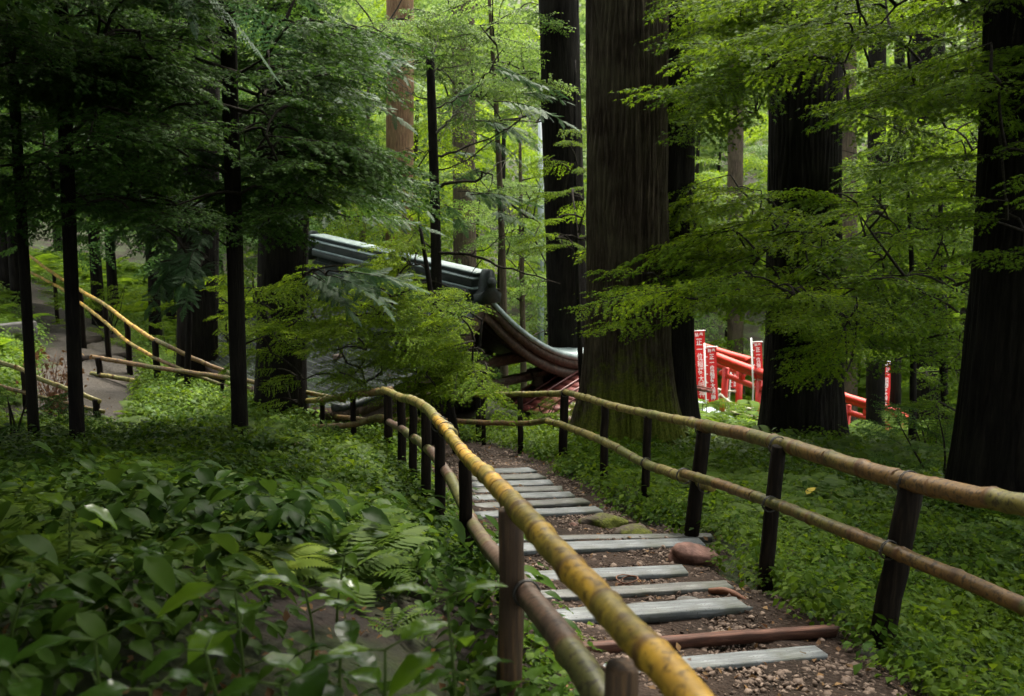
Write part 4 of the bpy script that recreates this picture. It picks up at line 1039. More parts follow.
for px, py, d, tpx, r, lab in [(930,470,24,928,.40,'tall dark trunk deep behind the right maple, its upper part bare'),(970,455,21,978,.24,'dark trunk left of the huge black trunk at the right'),
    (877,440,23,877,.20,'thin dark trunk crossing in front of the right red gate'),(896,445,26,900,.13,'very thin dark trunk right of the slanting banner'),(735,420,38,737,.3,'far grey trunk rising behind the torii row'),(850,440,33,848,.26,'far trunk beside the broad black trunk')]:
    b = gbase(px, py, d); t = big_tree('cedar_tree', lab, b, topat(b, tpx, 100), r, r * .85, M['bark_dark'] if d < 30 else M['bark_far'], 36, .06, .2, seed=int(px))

# tree with bare horizontal branches in front of the temple ridge
b = gbase(437, 440, 13.8); 
dpt = 13.8
t = thing('bare_branched_tree', b, 'slim dark conifer with bare grey side branches rising before the temple ridge', 'tree')
A = Acc(); trunk_geom(A, [b - [0, 0, .3], P(436, 250, dpt), P(430, 52, dpt)], [.085, .075, .055], 20, .15, .05, 20, .2, .3, .05, seed=20); obj('trunk', A, M['bark_dark'], t, True)
for pix, r, mt in [([(434,157,0),(455,150,.1),(490,138,.25),(533,111,.4)],.022,'twig'),([(434,170,0),(450,168,.05),(480,150,.2),(520,120,.3)],.014,'twig'),
    ([(433,136,0),(445,125,-.1),(458,112,-.2),(470,97,-.3)],.020,'pale_twig'),([(432,110,0),(455,100,.2),(475,90,.3),(483,82,.3)],.014,'twig'),
    ([(434,190,0),(450,183,-.1),(478,181,-.1),(484,172,-.2),(494,176,-.2)],.028,'twig'),([(478,181,-.1),(497,165,0),(520,150,.1)],.012,'pale_twig'),
    ([(431,70,0),(445,68,.2),(470,64,.4)],.012,'twig'),([(430,58,0),(436,47,0),(437,36,.1)],.014,'pale_twig'),([(432,100,0),(415,95,.2),(395,80,.4)],.012,'twig'),
    ([(430,62,0),(415,64,.1),(385,70,.2)],.012,'twig'),([(433,113,0),(455,112,0),(475,113,.1),(500,97,.2)],.010,'pale_twig'),([(436,253,0),(470,255,-.4),(505,268,-.6),(560,284,-.8)],.026,'twig'),
    ([(434,150,0),(420,152,-.2),(405,148,-.4)],.010,'twig'),([(470,255,-.4),(495,243,-.4),(520,215,-.5)],.010,'twig')]:
    A = Acc(); q = curve([P(x, y, dpt + z) for x, y, z in pix], 16); q[2:] += rng.normal(0, .012, (14, 3)); A.add(*tube(q, np.linspace(r, r * .3, 16), 6))
    for k_ in range(5):
        i0 = rng.integers(4, 15); e = q[i0] + rng.normal(0, .22, 3); A.add(*tube(curve([q[i0], (q[i0] + e) / 2 + rng.normal(0, .03, 3), e], 5), np.linspace(r * .35, .002, 5), 4))
    obj('branch', A, M[mt], t, True)
A = Acc(); pl = planes_box(16, 440, 560, 60, 215, 13.4, 15, (20, 50), (.28, .5))
for q, bg_ in enumerate(BOUGHS): A.inst(bg_, np.array([place_dir(x[1], x[3], x[2]) for x in pl[q::2]]), np.array([x[0] for x in pl[q::2]]))
obj('crown', A, [M['needle'], M['twig']], t)

# pale utility pole far behind
b = gbase(541, 330, 34.0); t = thing('utility_pole', b, 'pale grey pole standing in bright foliage left of the dark trunk', 'pole')
A = Acc(); A.add(*tube([b - [0, 0, .5], P(541, 120, 34.0)], [.12, .10], 12)); obj('pole', A, M['pale_metal'], t, True)

# ------------------------------------------------------------------ leafy trees in view
KEEP = [(690,774,322,412,24), (836,902,378,440,26), (312,392,352,396,16), (318,374,224,262,19), (480,560,286,350,18), (506,558,350,420,17), (590,656,-20,262,13.5),
        (546,582,258,390,18), (782,832,80,190,15), (388,412,80,178,29), (690,760,395,440,20), (0,150,250,400,16), (222,246,-30,412,9.45), (426,442,60,300,13.6), (200,216,290,380,16)]
def to_px(p):
    d = p[1] * CP + (CAMZ - p[2]) * SP; v = ((CAMZ - p[2]) - d * SP) / CP / d
    return CX + p[0] / d * F, CY + v * F, d
def clear(pl, keep=KEEP):
    p, d, sc, roll = pl; d = d / np.linalg.norm(d); s = np.cross(d, (0, 0, 1))
    for u in (0, .25, .5, .75, 1.0):
        for w in (-.45, 0, .45):
            q = p + d * 1.6 * sc * u + s * w * sc * math.sin(math.pi * (.2 + .75 * u)) + np.array([0, 0, -.35 * sc * u * u])
            x, y, dd = to_px(q)
            for a, b_, c, e, dm in keep:
                if a < x < b_ and c < y < e and dd < dm: return False
    return True
def mb(n, *a, **k):
    out = []; tries = 0
    while len(out) < n and tries < 40:
        out += [x for x in planes_box(n, *a, **k) if clear(x)]; tries += 1
    return out[:n]
# right maple: pale layered sprays before the main trunks
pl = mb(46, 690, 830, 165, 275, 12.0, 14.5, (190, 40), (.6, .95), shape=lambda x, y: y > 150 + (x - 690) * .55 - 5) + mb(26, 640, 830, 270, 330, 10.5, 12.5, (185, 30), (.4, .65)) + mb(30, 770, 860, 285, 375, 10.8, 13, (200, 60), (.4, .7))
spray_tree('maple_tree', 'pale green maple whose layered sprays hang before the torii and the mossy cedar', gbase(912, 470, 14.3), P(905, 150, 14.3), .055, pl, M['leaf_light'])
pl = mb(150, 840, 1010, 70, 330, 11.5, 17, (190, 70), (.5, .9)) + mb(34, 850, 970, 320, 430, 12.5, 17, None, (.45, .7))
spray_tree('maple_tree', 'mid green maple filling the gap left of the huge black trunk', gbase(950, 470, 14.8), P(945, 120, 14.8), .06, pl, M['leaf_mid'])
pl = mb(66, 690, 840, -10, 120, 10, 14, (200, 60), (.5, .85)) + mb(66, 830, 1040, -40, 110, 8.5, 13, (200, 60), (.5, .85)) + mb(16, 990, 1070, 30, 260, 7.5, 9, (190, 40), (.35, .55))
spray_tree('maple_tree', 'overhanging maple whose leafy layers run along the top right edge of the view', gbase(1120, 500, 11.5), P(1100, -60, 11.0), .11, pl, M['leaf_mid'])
pl = mb(12, 545, 600, 110, 260, 15.5, 17, (170, 60), (.35, .6)) + mb(10, 660, 690, 60, 300, 13.6, 14.3, (10, 60), (.3, .5)) + mb(8, 555, 590, 210, 245, 13.5, 14.2, None, (.3, .45))
spray_tree('young_tree', 'small leafy tree growing up against the dark trunk beside the mossy cedar', gbase(585, 410, 16.4), P(575, 60, 16.6), .05, pl, M['leaf_mid'], SPRAYS_SM)
# maple in front of the temple roof
pl = mb(80, 330, 490, 280, 395, 11.4, 12.7, (230, 70), (.3, .5)) + [x for x in planes_box(110, 335, 485, 290, 392, 11.4, 12.6, (230, 80), (.22, .36)) if clear(x, KEEP[3:8])] + mb(30, 350, 450, 215, 300, 12.5, 14, (200, 70), (.35, .55)) + mb(30, 240, 330, 265, 365, 12, 13.2, (200, 60), (.3, .5)) + mb(8, 275, 310, 360, 405, 12.3, 12.9, (240, 40), (.2, .3)) + planes_box(34, 205, 262, 290, 350, 16.6, 18.2, (200, 90), (.25, .42))
spray_tree('maple_tree', 'bright green maple spreading in front of the temple roof', gbase(462, 446, 12.9), P(420, 225, 12.9), .06, pl, M['leaf_light'])
pl = mb(16, 440, 495, 300, 390, 13.2, 14.6, None, (.3, .45))
spray_tree('evergreen_shrub', 'dark small leaved shrub under the temple gable, left of the porch post', gbase(480, 440, 14.2), P(482, 320, 14.2), .04, pl, M['leaf_dark'], SPRAYS_SM, cat='shrub')
# left dark maples and conifer boughs
pl = mb(100, 70, 330, 10, 225, 7.6, 10.4, (0, 80), (.45, .8)) + mb(26, 210, 350, 60, 190, 8, 10, (-10, 30), (.45, .7))
pl += mb(46, 240, 335, -30, 205, 8.6, 11.5, (0, 90), (.4, .65))
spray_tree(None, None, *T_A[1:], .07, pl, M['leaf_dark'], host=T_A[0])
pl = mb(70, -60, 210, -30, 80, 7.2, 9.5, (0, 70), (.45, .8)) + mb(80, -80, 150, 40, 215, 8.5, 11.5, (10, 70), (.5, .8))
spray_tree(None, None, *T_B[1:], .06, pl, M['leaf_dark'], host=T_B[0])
def bough_tree(name, label, base, tp, r0, pl, mat):
    return spray_tree(name, label, base, tp, r0, pl, mat, BOUGHS)
pl = mb(18, 160, 215, 225, 300, 8.2, 9.6, (250, 50), (.18, .3)) + mb(14, 60, 230, 130, 260, 9.5, 11, (0, 90), (.35, .55)) + mb(12, 300, 350, 190, 280, 10.5, 11.5, (-20, 40), (.35, .5))
bough_tree('cypress_tree', 'dark feathery cypress with drooping fan sprays beside the cedar on the path', gbase(186, 415, 15.8), P(188, 60, 14.4), .05, pl, M['needle'])
pl = mb(22, 300, 390, 30, 190, 11, 14, (-10, 60), (.4, .65))
bough_tree('cypress_tree', 'blue green conifer boughs hanging above the left end of the temple ridge', gbase(262, 420, 15.2), P(280, 0, 14.5), .06, pl, M['needle'])
# bright trees behind the temple
pl = mb(80, 300, 560, -20, 130, 17, 22, None, (.7, 1.1)) + mb(10, 480, 545, 30, 100, 16, 18, None, (.5, .8))
spray_tree('broadleaf_tree', 'yellow green tree with small leaves spreading above the bare branched conifer', gbase(505, 425, 21), P(488, -20, 20), .09, pl, M['leaf_yellow'], SPRAYS_SM, M['bark_far'])
pl = mb(50, 330, 440, 90, 240, 18.5, 23, None, (.6, 1.0))
spray_tree('broadleaf_tree', 'light green tree rising behind the temple ridge on the left', gbase(350, 425, 22), P(370, 60, 21), .10, pl, M['leaf_light'], SPRAYS_SM, M['bark_far'])
pl = mb(40, 440, 560, 150, 330, 20, 25, None, (.6, 1.0))
spray_tree('broadleaf_tree', 'sunny pale tree behind the temple gable and the pale pole', gbase(525, 420, 24), P(520, 140, 23), .09, pl, M['leaf_yellow'], SPRAYS_SM, M['bark_far'])

# background trees: shared crowns of bigger leaf faces
def far_crown(n, rad, h0, h1_, leafm, tm=None):
    A = Acc(); tmpl = SPRAYS_FAR; by = [[], []]
    for q in range(n):
        u = rng.random(); a = rng.uniform(0, 6.28); z = h0 + (h1_ - h0) * u; rr = rad * math.sqrt(rng.random()) * (1 - .55 * abs(u - .35))
        by[q % 2].append((place_dir(np.array([math.cos(a), math.sin(a), rng.uniform(-.5, .1)]), rng.normal(0, .25), rng.uniform(.5, .9)), np.array([rr * math.cos(a), rr * math.sin(a), z])))
    for k in (0, 1): A.inst(tmpl[k], np.array([x[0] for x in by[k]]), np.array([x[1] for x in by[k]]))
    T = Acc(); 
    return A.mesh('crown', [leafm, M['twig']])
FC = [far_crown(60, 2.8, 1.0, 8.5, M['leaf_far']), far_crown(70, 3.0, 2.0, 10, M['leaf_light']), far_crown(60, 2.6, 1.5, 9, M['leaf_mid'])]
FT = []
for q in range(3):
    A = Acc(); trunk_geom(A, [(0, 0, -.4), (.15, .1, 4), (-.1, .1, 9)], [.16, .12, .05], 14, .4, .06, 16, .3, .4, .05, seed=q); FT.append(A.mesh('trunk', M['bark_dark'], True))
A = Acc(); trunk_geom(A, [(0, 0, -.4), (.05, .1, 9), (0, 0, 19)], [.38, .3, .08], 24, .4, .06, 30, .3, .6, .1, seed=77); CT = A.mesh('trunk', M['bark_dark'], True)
FC.append(far_crown(80, 3.2, 2.6, 9, M['leaf_dark']))  # dark leaf colour carries the shade of the deep wood
FT.append(FT[0])
def far_tree(x, y, k, sc, label, group):
    b = np.array([x, y, h1(x, y)]); t = thing('broadleaf_tree', b, label, 'tree', group)
    for nm, me in (('trunk', FT[k]), ('crown', FC[k])):
        o = bpy.data.objects.new(nm, me); COL.objects.link(o); o.parent = t
    t.rotation_euler = (0, 0, rng.uniform(0, 6.28)); t.scale = (sc, sc, sc * rng.uniform(.9, 1.15)); return t
for i, (px, d) in enumerate([(330,30),(420,33),(500,30),(560,36),(470,40),(380,42),(545,44),(610,40),(300,40)]):
    p = P(px, 300, d); far_tree(p[0], p[1], i % 3, rng.uniform(.95, 1.3), 'pale green tree in the bright wood beyond the temple roof', 'trees beyond the temple')
for i, (px, d) in enumerate([(690,40),(730,44),(770,38),(715,52),(820,44),(860,38),(880,46),(930,36),(980,33),(955,44),(1030,30),(1000,42),(800,56),(900,56)]):
    p = P(px, 300, d); far_tree(p[0], p[1], i % 3, rng.uniform(.9, 1.25), 'pale green tree in the wood beyond the red torii gates', 'trees beyond the torii')
for i, (px, d) in enumerate([(20,34),(110,30),(170,27),(240,27),(60,42),(150,40),(220,38),(-40,30),(15,24),(95,23.5),(-30,22),(150,22.5),(215,31),(290,36)]):
    p = P(px, 260, d); far_tree(p[0], p[1], 3, rng.uniform(.8, 1.1), 'dark green tree on the slope above the gravel path, shade put in its leaf colour', 'trees above the gravel path')
for i, (x, y, k, sc) in enumerate([(-3.3,3.3,0,.95),(-5.0,5.8,0,.95),(8.2,1.5,0,1.0),(5.6,8.6,0,.8),(4.8,3.2,1,1.0),(6.2,-2.5,0,1.0),(-4.2,1.0,0,1.0),(-2.4,-.8,1,1.0),(-4.5,-2.5,0,1.0),(-8,2.5,1,1.1),(-7.5,8.5,0,.9),(-11,12,0,1.0),(-1.5,-7,0,1.1),(3.5,-4,1,1.0),(-13,5,0,1.1),(-9,-6,1,1.1),(5,-10,0,1.1)]):  # unseen cedars, added so their crowns keep sky light off the foreground
    b = np.array([x, y, h1(x, y)]); t = thing('cedar_tree', b, 'tall unseen cedar added beside or behind the viewpoint to shade the near ground', 'tree', 'unseen shade cedars around the viewpoint')
    for nm, me in (('trunk', CT), ('crown', BIGCROWN[k])):
        o = bpy.data.objects.new(nm, me); COL.objects.link(o); o.parent = t
        if nm == 'crown': o.location = (0, 0, -4.4 if -3.5 < x < 0 else -4.8 if x < -2.5 else -2.6)
    t.rotation_euler = (0, 0, rng.uniform(0, 6.28)); t.scale = (sc, sc, 1)
for x, y, sc in ((-2.7,2.1,1.15),(-3.5,4.7,1.15),(-5.4,3.0,1.2)):  # more unseen crowns, added to darken the near bank
    far_tree(x, y, 3, sc, 'dark unseen broadleaf tree added just left of the viewpoint to shade the near bank', 'unseen shade trees beside the viewpoint')
# shrubs
def shrub(label, px, py, d, k, sc, mat=None, name='leafy_shrub'):
    b = gbase(px, py, d); t = thing(name, b, label, 'shrub'); A = Acc(); n = int(16 * sc) + 8; by = [[], []]
    for q in range(n):
        a = rng.uniform(0, 6.28); rr = sc * math.sqrt(rng.random()) * .8; z = sc * (.2 + 1.0 * rng.random() * (1 - .4 * rr / sc))
        by[q % 2].append((place_dir(np.array([math.cos(a), math.sin(a), rng.uniform(-.2, .5)]), rng.normal(0, .3), rng.uniform(.3, .5) * max(.8, sc * .7)), b + [rr * math.cos(a), rr * math.sin(a), z]))
    for j in (0, 1): A.inst((SPRAYS_SM if k == 0 else SPRAYS)[j], np.array([x[0] for x in by[j]]), np.array([x[1] for x in by[j]]))
    obj('foliage', A, [mat or M['leaf_mid'], M['twig']], t)
    A = Acc()
    for q in range(5):
        e = b + [rng.normal(0, .35 * sc), rng.normal(0, .35 * sc), sc * .9]; A.add(*tube(curve([b - [0, 0, .1], b * .5 + e * .5 + rng.normal(0, .05, 3), e], 6), np.linspace(.018, .005, 6), 5))
    obj('stem', A, M['twig'], t)
for a in [('bushy shrub at the foot of the huge black trunk',945,475,11.2,0,.95,'leaf_dark'),('leafy shrub left of the huge black trunk, behind the fence',932,455,14,1,.75,'leaf_mid'),
          ('dark shrub under the temple eave behind the bank fence',275,425,14.9,0,.6,'leaf_dark'),('low shrub by the red shed roof',540,432,15.5,0,.45,'leaf_mid'),('shrub on the slope behind the upper fence',170,345,19,0,1.0,'leaf_mid'),
          ('pale shrub on the slope high behind the upper fence',105,290,22,1,1.3,'leaf_light'),('yellow green bush right of the cedar on the path',235,370,18,0,1.0,'leaf_yellow'),('shrub between the massive cedar and the shelter',700,432,17.5,0,.5,'leaf_mid'),('dark undergrowth shrub beside the thinnest trunk',8,420,9.8,0,.6,'leaf_dark')]:
    shrub(a[0], a[1], a[2], a[3], a[4], a[5], M[a[6]])

# wooded hillside seen only as a mass
A = Acc(); by = []
cl = far_crown  # noqa
v_, t_, m_ = SPRAYS_FAR[0]
def hill_mass():
    A = Acc(); K = 10000; th = rng.uniform(R(38), R(142), K); d = rng.uniform(46, 120, K); x = d * np.cos(th); y = d * np.sin(th)
    cen = rng.integers(0, 400, K); cx0 = rng.uniform(R(36), R(144), 400); cd = rng.uniform(48, 125, 400); ch = rng.uniform(3, 20, 400)
    u = rng.normal(size=(K, 3)); u /= np.linalg.norm(u, axis=1, keepdims=True); r = 3.0 * rng.random(K) ** .4
    x = cd[cen] * np.cos(cx0[cen]) + u[:, 0] * r; y = cd[cen] * np.sin(cx0[cen]) + u[:, 1] * r; z = H(x, y) + ch[cen] * .62 + u[:, 2] * r * 1.9
    v = []; LQ = 34
    P0 = np.repeat(np.c_[x, y, z], LQ, 0) + rng.normal(0, .55, (K * LQ, 3)); n = len(P0)
    A.inst(QD, rot_rand(n, None, .7, rng.uniform(.3, .6, n)), P0)
    return A
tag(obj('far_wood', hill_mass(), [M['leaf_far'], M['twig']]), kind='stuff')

# ------------------------------------------------------------------ ground plants
def herb_clump(n=15, hgt=.15, size=.036, leafT=RHW, spread=.10):
    A = Acc(); a = rng.uniform(0, 6.28, n); rr = spread * np.sqrt(rng.random(n)); z = hgt * (.35 + .65 * rng.random(n))
    A.inst(leafT, rot_rand(n, a - np.pi / 2, .22, size * rng.uniform(.6, 1.3, n), -rng.uniform(.05, .55, n)), np.c_[rr * np.cos(a), rr * np.sin(a), z])
    return A.arrays()
def fern_clump(nf=6, L=.38, npn=15):
    A = Acc()
    for q in range(nf):
        a = q * 6.28 / nf + rng.normal(0, .3); l = L * rng.uniform(.75, 1.15); u = np.linspace(0, 1, npn)
        r = l * u; z = l * (1.0 * u - .85 * u * u); c, s = math.cos(a), math.sin(a)
        pos = np.c_[r * c, r * s, z]; v = []; t = []
        for i in range(1, npn):
            pl = l * .26 * math.sin(math.pi * min(1, (u[i] * .92 + .06))) ** .8 + .012
            for sd in (-1, 1):
                dx = np.array([-s * sd * .92 + c * .38, c * sd * .92 + s * .38, -.22]); f = np.array([c, s, 0]) * pl * .20
                k0 = len(v); p0 = pos[i]; v += [p0 - f * .4, p0 + dx * pl * .5 + f, p0 + dx * pl, p0 + dx * pl * .45 - f]; t += [(k0, k0 + 3, k0 + 1), (k0 + 3, k0 + 2, k0 + 1)]
        A.add(v, t)
    return A.arrays()
HERB = [herb_clump(), herb_clump(18, .18, .040), herb_clump(15, .10, .034), herb_clump(16, .14, .034, MAPLE)]
HERB_L = [herb_clump(14, .20, .052, RHW, .13), herb_clump(14, .18, .048, RHW, .13)]
HERB_XL = [herb_clump(12, .26, .085, RHW, .16), herb_clump(10, .22, .10, MAPLE, .15)]
OVAL = t_broad(4, .30, .30, .2, 0.0)
HERB_N = [herb_clump(13, .18, .06, OVAL, .13), herb_clump(11, .24, .085, OVAL, .16), herb_clump(15, .12, .04, OVAL, .11)]
FERN = [fern_clump(), fern_clump(7, .32, 13), fern_clump(5, .45, 17)]
hollow = lambda x, y: np.maximum(np.clip(1.0 - np.hypot((x + .95) / .85, (y - 3.55) / .5), 0, 1), np.clip(1.0 - np.hypot((x + .45) / .35, (y - 3.0) / .6), 0, 1))   # bare dark hollow in the near bank
def scatter(name, mat, tm, n, reg, dens, sc=(.8, 1.25), seed=1, grow=.03, lift=0.0):
    """ground cover: dens(x,y) in 0..1; clumps grow a little with distance and thin out"""
    rg = np.random.default_rng(seed); x0, x1, y0, y1 = reg
    y = y0 + (y1 - y0) * rg.random(n) ** 1.35; x = rg.uniform(x0, x1, n) 
    inview = (np.abs(x) < .62 * (y + 1.2) + 1.0)
    p = dens(x, y) * (1 - np.clip(on_path(x, y) * 1.4, 0, 1)) * inview * (1 - .97 * np.clip(hollow(x, y) * 3 - .15 + .5 * (vnoise(x, y, .2, 21) - .5), 0, 1))
    k = p > rg.random(n); x, y = x[k], y[k]; z = H(x, y) + lift
    A = Acc(); w = rg.integers(0, len(tm), len(x)); s = rg.uniform(*sc, len(x)) * (1 + grow * y)
    for q in range(len(tm)):
        j = w == q; A.inst(tm[q], rot_rand(int(j.sum()), None, .16, s[j]), np.c_[x, y, z][j])
    return tag(obj(name, A, mat), kind='stuff')
left = lambda x, y: np.clip((xc(np.clip(y, 0, 12.5)) - .6 - x) / .5, 0, 1)
right = lambda x, y: 1 - left(x, y)
patch = lambda x, y, s, o: np.clip((vnoise(x, y, s, o) - .35) / .3, 0, 1)
scatter('ground_cover', M['herb'], HERB, 46000, (-5, 9, 3.2, 20), lambda x, y: right(x, y) * (.35 + .65 * patch(x, y, .8, 11)) * (1 - .85 * ((x / y > .19) & (x / y < .42) & (y > 13.5))) * (1 - ((x > -1.6) & (x < 1.2) & (y > 14.6))), seed=1)
scatter('ground_cover', M['herb'], HERB, 46000, (-8, 2, 3.4, 18), lambda x, y: left(x, y) * np.clip((y - 4.2) / 2.5, 0, 1) * (.25 + .75 * patch(x, y, .9, 12)), seed=2)
scatter('ground_cover', M['herb_dark'], HERB_N, 4000, (-4.5, 1.6, .8, 6.5), lambda x, y: left(x, y) * (.08 + .92 * patch(x, y, .55, 17)), (.7, 1.25), seed=3)
scatter('ground_cover', M['herb_dark'], HERB + HERB_L[1:], 12000, (-6, 2, 5.0, 10), lambda x, y: left(x, y) * (1 - np.clip((y - 6) / 4, 0, .9)), seed=31)
scatter('ground_cover', M['herb_dark'], HERB + HERB_L, 9000, (0, 9, 2.5, 11), lambda x, y: right(x, y) * (.3 + .7 * patch(x, y, .6, 13)) * np.clip((x - 2.2) / 1.5, .12, 1), seed=4)
scatter('fern_bed', M['fern'], FERN, 13000, (-9, 0, 3.4, 13), lambda x, y: left(x, y) * (.3 + .7 * patch(x, y, 1.5, 14)) * (stair_d(x, y) > 1.35), (.45, .85), seed=5, grow=.02)
scatter('fern_bed', M['fern'], FERN, 3600, (1.5, 10, 4.5, 14), lambda x, y: right(x, y) * patch(x, y, 1.2, 15) * (stair_d(x, y) > 1.3), (.6, 1.1), seed=6, grow=.02)
scatter('undergrowth', M['leaf_mid'], HERB_L + FERN, 17000, (-22, 20, 15.5, 40), lambda x, y: (1 - np.clip(2.2 - seg_dist(x, y, UPPER), 0, 1)) * (1 - ((x > -1.6) & (x < 2.6) & (y < 20.5))) * (1 - .9 * ((x / y > .17) & (x / y < .27) & (y < 30))) * (1 - .9 * ((x / y > .32) & (x / y < .40) & (y < 30))), (.9, 1.6), seed=7, grow=.02)
scatter('undergrowth', M['leaf_yellow'], HERB, 16000, (-18, -2, 12, 32), lambda x, y: 1 - np.clip(1.6 - seg_dist(x, y, UPPER), 0, 1), (.9, 1.6), seed=8, grow=.02)

# fern plants that stand out
def fern_plant(label, px, py, d, L, mat, name='fern_plant', nf=7):
    p = P(px, py, d); g = h1(p[0], p[1]); b = np.array([p[0], p[1], g]); t = thing(name, b, label, 'fern'); A = Acc(); q = fern_clump(nf, L, 20)
    A.inst(q, np.array([np.eye(3)]), np.array([b + [0, 0, max(0, p[2] - g - L * .3)]])); obj('frond', A, mat, t)
    A = Acc(); A.add(*tube([b - [0, 0, .05], b + [0, 0, max(.04, p[2] - g - L * .3 + .02)]], [.014, .008], 6)); obj('stem', A, M['stem'], t)
for a in [('yellow green fern above the dark hollow in the near bank',272,556,3.9,.24,'fern_yellow'),('small yellow green fern left of the brighter fern',222,520,4.4,.18,'fern_yellow'),
          ('broad fern under the broad black trunk',800,432,14.4,.5,'fern'),('dark fern at the foot of the broad black trunk, on its left',772,436,14.6,.45,'needle'),('fern beside the far foot of the broad black trunk',834,440,14.9,.4,'fern')]:
    fern_plant(a[0], a[1], a[2], a[3], a[4], M[a[5]])
# broadleaf plants in the near bank
def broad_plant(label, px, py, d, n, size, mat, yaw0=None, hh=None, seed=0):
    rg = np.random.default_rng(seed + 50); p = P(px, py, d); g = h1(p[0], p[1]); b = np.array([p[0] + rg.normal(0, .03), p[1] + rg.normal(0, .03), g])
    t = thing('broadleaf_plant', b, label, 'plant'); top = p; L = max(.12, top[2] - g)
    q = curve([b - [0, 0, .05], (b + top) / 2 + rg.normal(0, .02, 3), top], 10); A = Acc(); A.add(*tube(q, np.linspace(.006, .003, 10), 6)); Ms, Os = [], []
    a0 = rg.uniform(0, 6.28) if yaw0 is None else yaw0
    for k in range(n):
        lev = k // 2; a = a0 + (k % 2) * np.pi + lev * 1.35 + rg.normal(0, .25); i = max(2, 9 - lev * 2); s = size * (.72 + .14 * min(lev, 3)) * rg.uniform(.85, 1.15)
        st = q[i]; pl = size * .28; e = st + np.array([math.cos(a) * pl, math.sin(a) * pl, pl * .35]); A.add(*tube([st, e], [.0028, .002], 5))
        Ms.append(rot_rand(1, [a - np.pi / 2], .12, s, [rg.uniform(-.35, .25)])[0]); Os.append(e)
    obj('stem', A, M['stem'], t)
    A = Acc(); A.inst(BROAD, np.array(Ms), np.array(Os)); obj('foliage', A, mat, t, True)
for i, a in enumerate([
    ('bright plant with upturned oval leaves close left of the nearest fence post',447,598,2.15,6,.145,'broad',.1),
    ('broad wet leaved plant in the bottom middle, just left of the bright one',385,650,2.1,7,.15,'broad',.8),
    ('two leaved bright plant standing above the left edge herbs',70,512,3.0,4,.17,'broad',-.2),
    ('large leaved plant with long arching leaves in the centre of the near bank',235,590,2.5,7,.19,'broad',.15),
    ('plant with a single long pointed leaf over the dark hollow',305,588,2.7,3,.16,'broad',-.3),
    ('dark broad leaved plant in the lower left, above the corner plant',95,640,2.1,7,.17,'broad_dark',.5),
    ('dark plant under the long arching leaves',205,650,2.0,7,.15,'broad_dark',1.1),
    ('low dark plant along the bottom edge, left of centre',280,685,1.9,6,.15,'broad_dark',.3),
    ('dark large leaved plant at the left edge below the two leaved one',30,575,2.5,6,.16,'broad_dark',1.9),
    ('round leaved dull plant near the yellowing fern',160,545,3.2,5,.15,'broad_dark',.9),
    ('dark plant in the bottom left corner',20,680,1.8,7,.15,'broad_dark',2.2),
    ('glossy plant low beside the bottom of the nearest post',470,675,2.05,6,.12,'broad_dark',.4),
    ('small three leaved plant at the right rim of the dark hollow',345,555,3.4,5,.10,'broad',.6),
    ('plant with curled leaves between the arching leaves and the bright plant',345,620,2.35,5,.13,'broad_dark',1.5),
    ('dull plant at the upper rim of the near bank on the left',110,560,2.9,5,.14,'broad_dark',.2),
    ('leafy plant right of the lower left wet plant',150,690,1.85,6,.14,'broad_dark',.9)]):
    broad_plant(a[0], a[1], a[2], a[3], a[4], a[5], M[a[6]], a[7], seed=i)
# single fallen leaves
def fallen(label, px, py, size, mat, seed):
    p, d = hit(px, py); A = Acc(); v = BROAD if seed % 2 else MAPLE
    A.inst(v, rot_rand(1, None, .3, size), np.array([[0, 0, 0.]])); o = obj('fallen_leaf', A, M[mat], smooth=True); o.location = Vector([p[0], p[1], p[2] + .17]); tag(o, label, 'leaf')
fallen('bright yellow fallen leaf on the herbs beyond the right fence', 823, 507, .20, 'yellow_leaf', 1)
fallen('paler yellow fallen leaf just left of the bright yellow one', 806, 512, .13, 'yellow_leaf', 3)
fallen('small pale fallen leaf low on the herbs between two right posts', 844, 552, .11, 'yellow_leaf', 5)
fallen('pale dead leaf lying on the bright bank left of the stairs', 300, 461, .17, 'pale_leaf', 7)
fallen('small orange dead leaf on the shaded part of the bank', 176, 440, .14, 'dead_leaf', 9)
# timbers and brush of the upper path
def timber(label, a, b, r, mat):
    pa, pb = hit(*a, dmin=9)[0], hit(*b, dmin=9)[0]; A = Acc(); A.add(*tube(np.linspace(pa, pb, 8) + [0, 0, r * .4] + rng.normal(0, .006, (8, 3)), r, 10)); tag(obj('timber_edge', A, M[mat], smooth=True), label, 'log')
timber('log edging step across the upper gravel path', (76, 347), (110, 339), .09, 'post'); timber('lower log edging step of the upper gravel path', (78, 363), (125, 358), .08, 'post')
pa = gbase(-20, 330, 17.5); pb = gbase(35, 325, 18.2); A = Acc(); c = (pa + pb) / 2; d = pb - pa; d[2] = 0; box(A, c + [0, 0, .12], (np.linalg.norm(d), .22, .5), ax_from(d), 0, .02); tag(obj('retaining_block', A, M['stone'], smooth=False), 'low dark squared block beside the gravel path at the left edge', 'block')
b = gbase(55, 395, 12.6); t = thing('dry_brush', b, 'heap of dead brown twigs and leaves beside the gravel path', 'brushwood'); A = Acc()
for q in range(46):
    a = rng.uniform(0, 6.28); e = b + [.35 * math.cos(a) * rng.random(), .35 * math.sin(a) * rng.random(), rng.uniform(.3, .85)]
    A.add(*tube(curve([b + rng.normal(0, .05, 3), (b + e) / 2 + rng.normal(0, .08, 3), e], 6), np.linspace(.008, .002, 6), 4))
obj('twig', A, M['rust'], t)
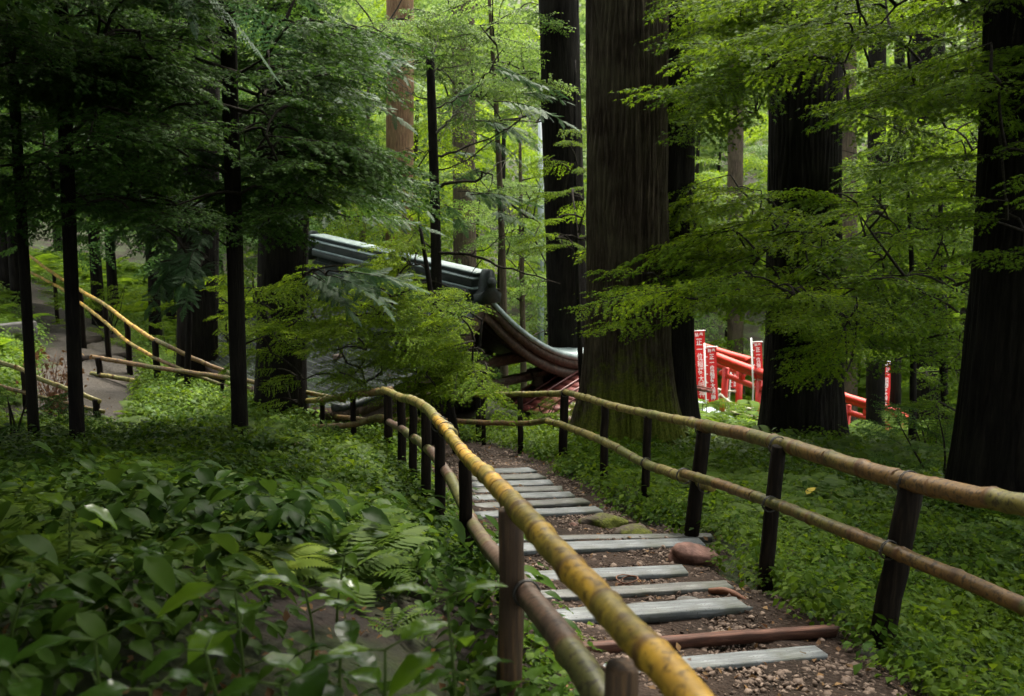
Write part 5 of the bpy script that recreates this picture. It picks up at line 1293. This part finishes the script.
A = Acc(); n = 260; A.inst(RH, rot_rand(n, None, .8, rng.uniform(.04, .09, n)), b + np.c_[rng.normal(0, .2, n), rng.normal(0, .2, n), rng.uniform(.05, .85, n)]); obj('dead_foliage', A, M['dead_leaf'], t)
b = gbase(690, 500, 8.2)
EXPO = 2.75
# ------------------------------------------------------------------ lights, camera
sun_el, sun_az = R(58), R(18)
w = bpy.data.worlds.new('World'); scene.world = w; w.use_nodes = True
nt = w.node_tree; bg = nt.nodes['Background']; sky = nt.nodes.new('ShaderNodeTexSky'); sky.sky_type = 'NISHITA'; sky.sun_disc = False
sky.sun_elevation = sun_el; sky.sun_rotation = sun_az; sky.dust_density = 3.0; sky.air_density = 1.0; sky.ozone_density = 1.0
hs = nt.nodes.new('ShaderNodeHueSaturation'); hs.inputs['Saturation'].default_value = .4; nt.links.new(sky.outputs[0], hs.inputs['Color']); wb = nt.nodes.new('ShaderNodeMix'); wb.data_type = 'RGBA'; wb.blend_type = 'MULTIPLY'; wb.inputs[0].default_value = 1.0; wb.inputs[7].default_value = (1.0, .98, .85, 1); nt.links.new(hs.outputs[0], wb.inputs[6]); nt.links.new(wb.outputs[2], bg.inputs['Color']); bg.inputs['Strength'].default_value = .15
sd = Vector((math.sin(sun_az) * math.cos(sun_el), math.cos(sun_az) * math.cos(sun_el), math.sin(sun_el)))
li = bpy.data.lights.new('sun', 'SUN'); li.energy = 1.5; li.angle = R(14); li.color = (1, .95, .86)
lo = bpy.data.objects.new('sun', li); COL.objects.link(lo); lo.rotation_euler = sd.to_track_quat('Z', 'Y').to_euler(); lo.location = (0, 0, 40)
cam = bpy.data.cameras.new('camera'); cam.sensor_width = 36; cam.lens = F / 1024 * 36; cam.clip_end = 2000; cam.clip_start = .05
co = bpy.data.objects.new('camera', cam); COL.objects.link(co); co.location = (0, 0, CAMZ); co.rotation_euler = (R(90) - PITCH, 0, 0)
scene.camera = co
cam.dof.use_dof = True; cam.dof.focus_distance = 7.0; cam.dof.aperture_fstop = 4.0
scene.view_settings.view_transform = 'Standard'; scene.view_settings.look = 'None'; scene.view_settings.gamma = 1.0; scene.view_settings.exposure = EXPO
scene.cycles.use_denoising = True; scene.cycles.max_bounces = 8; scene.cycles.transparent_max_bounces = 4
scene.cycles.diffuse_bounces = 4; scene.cycles.glossy_bounces = 2; scene.cycles.transmission_bounces = 4
scene.cycles.caustics_reflective = False; scene.cycles.caustics_refractive = False
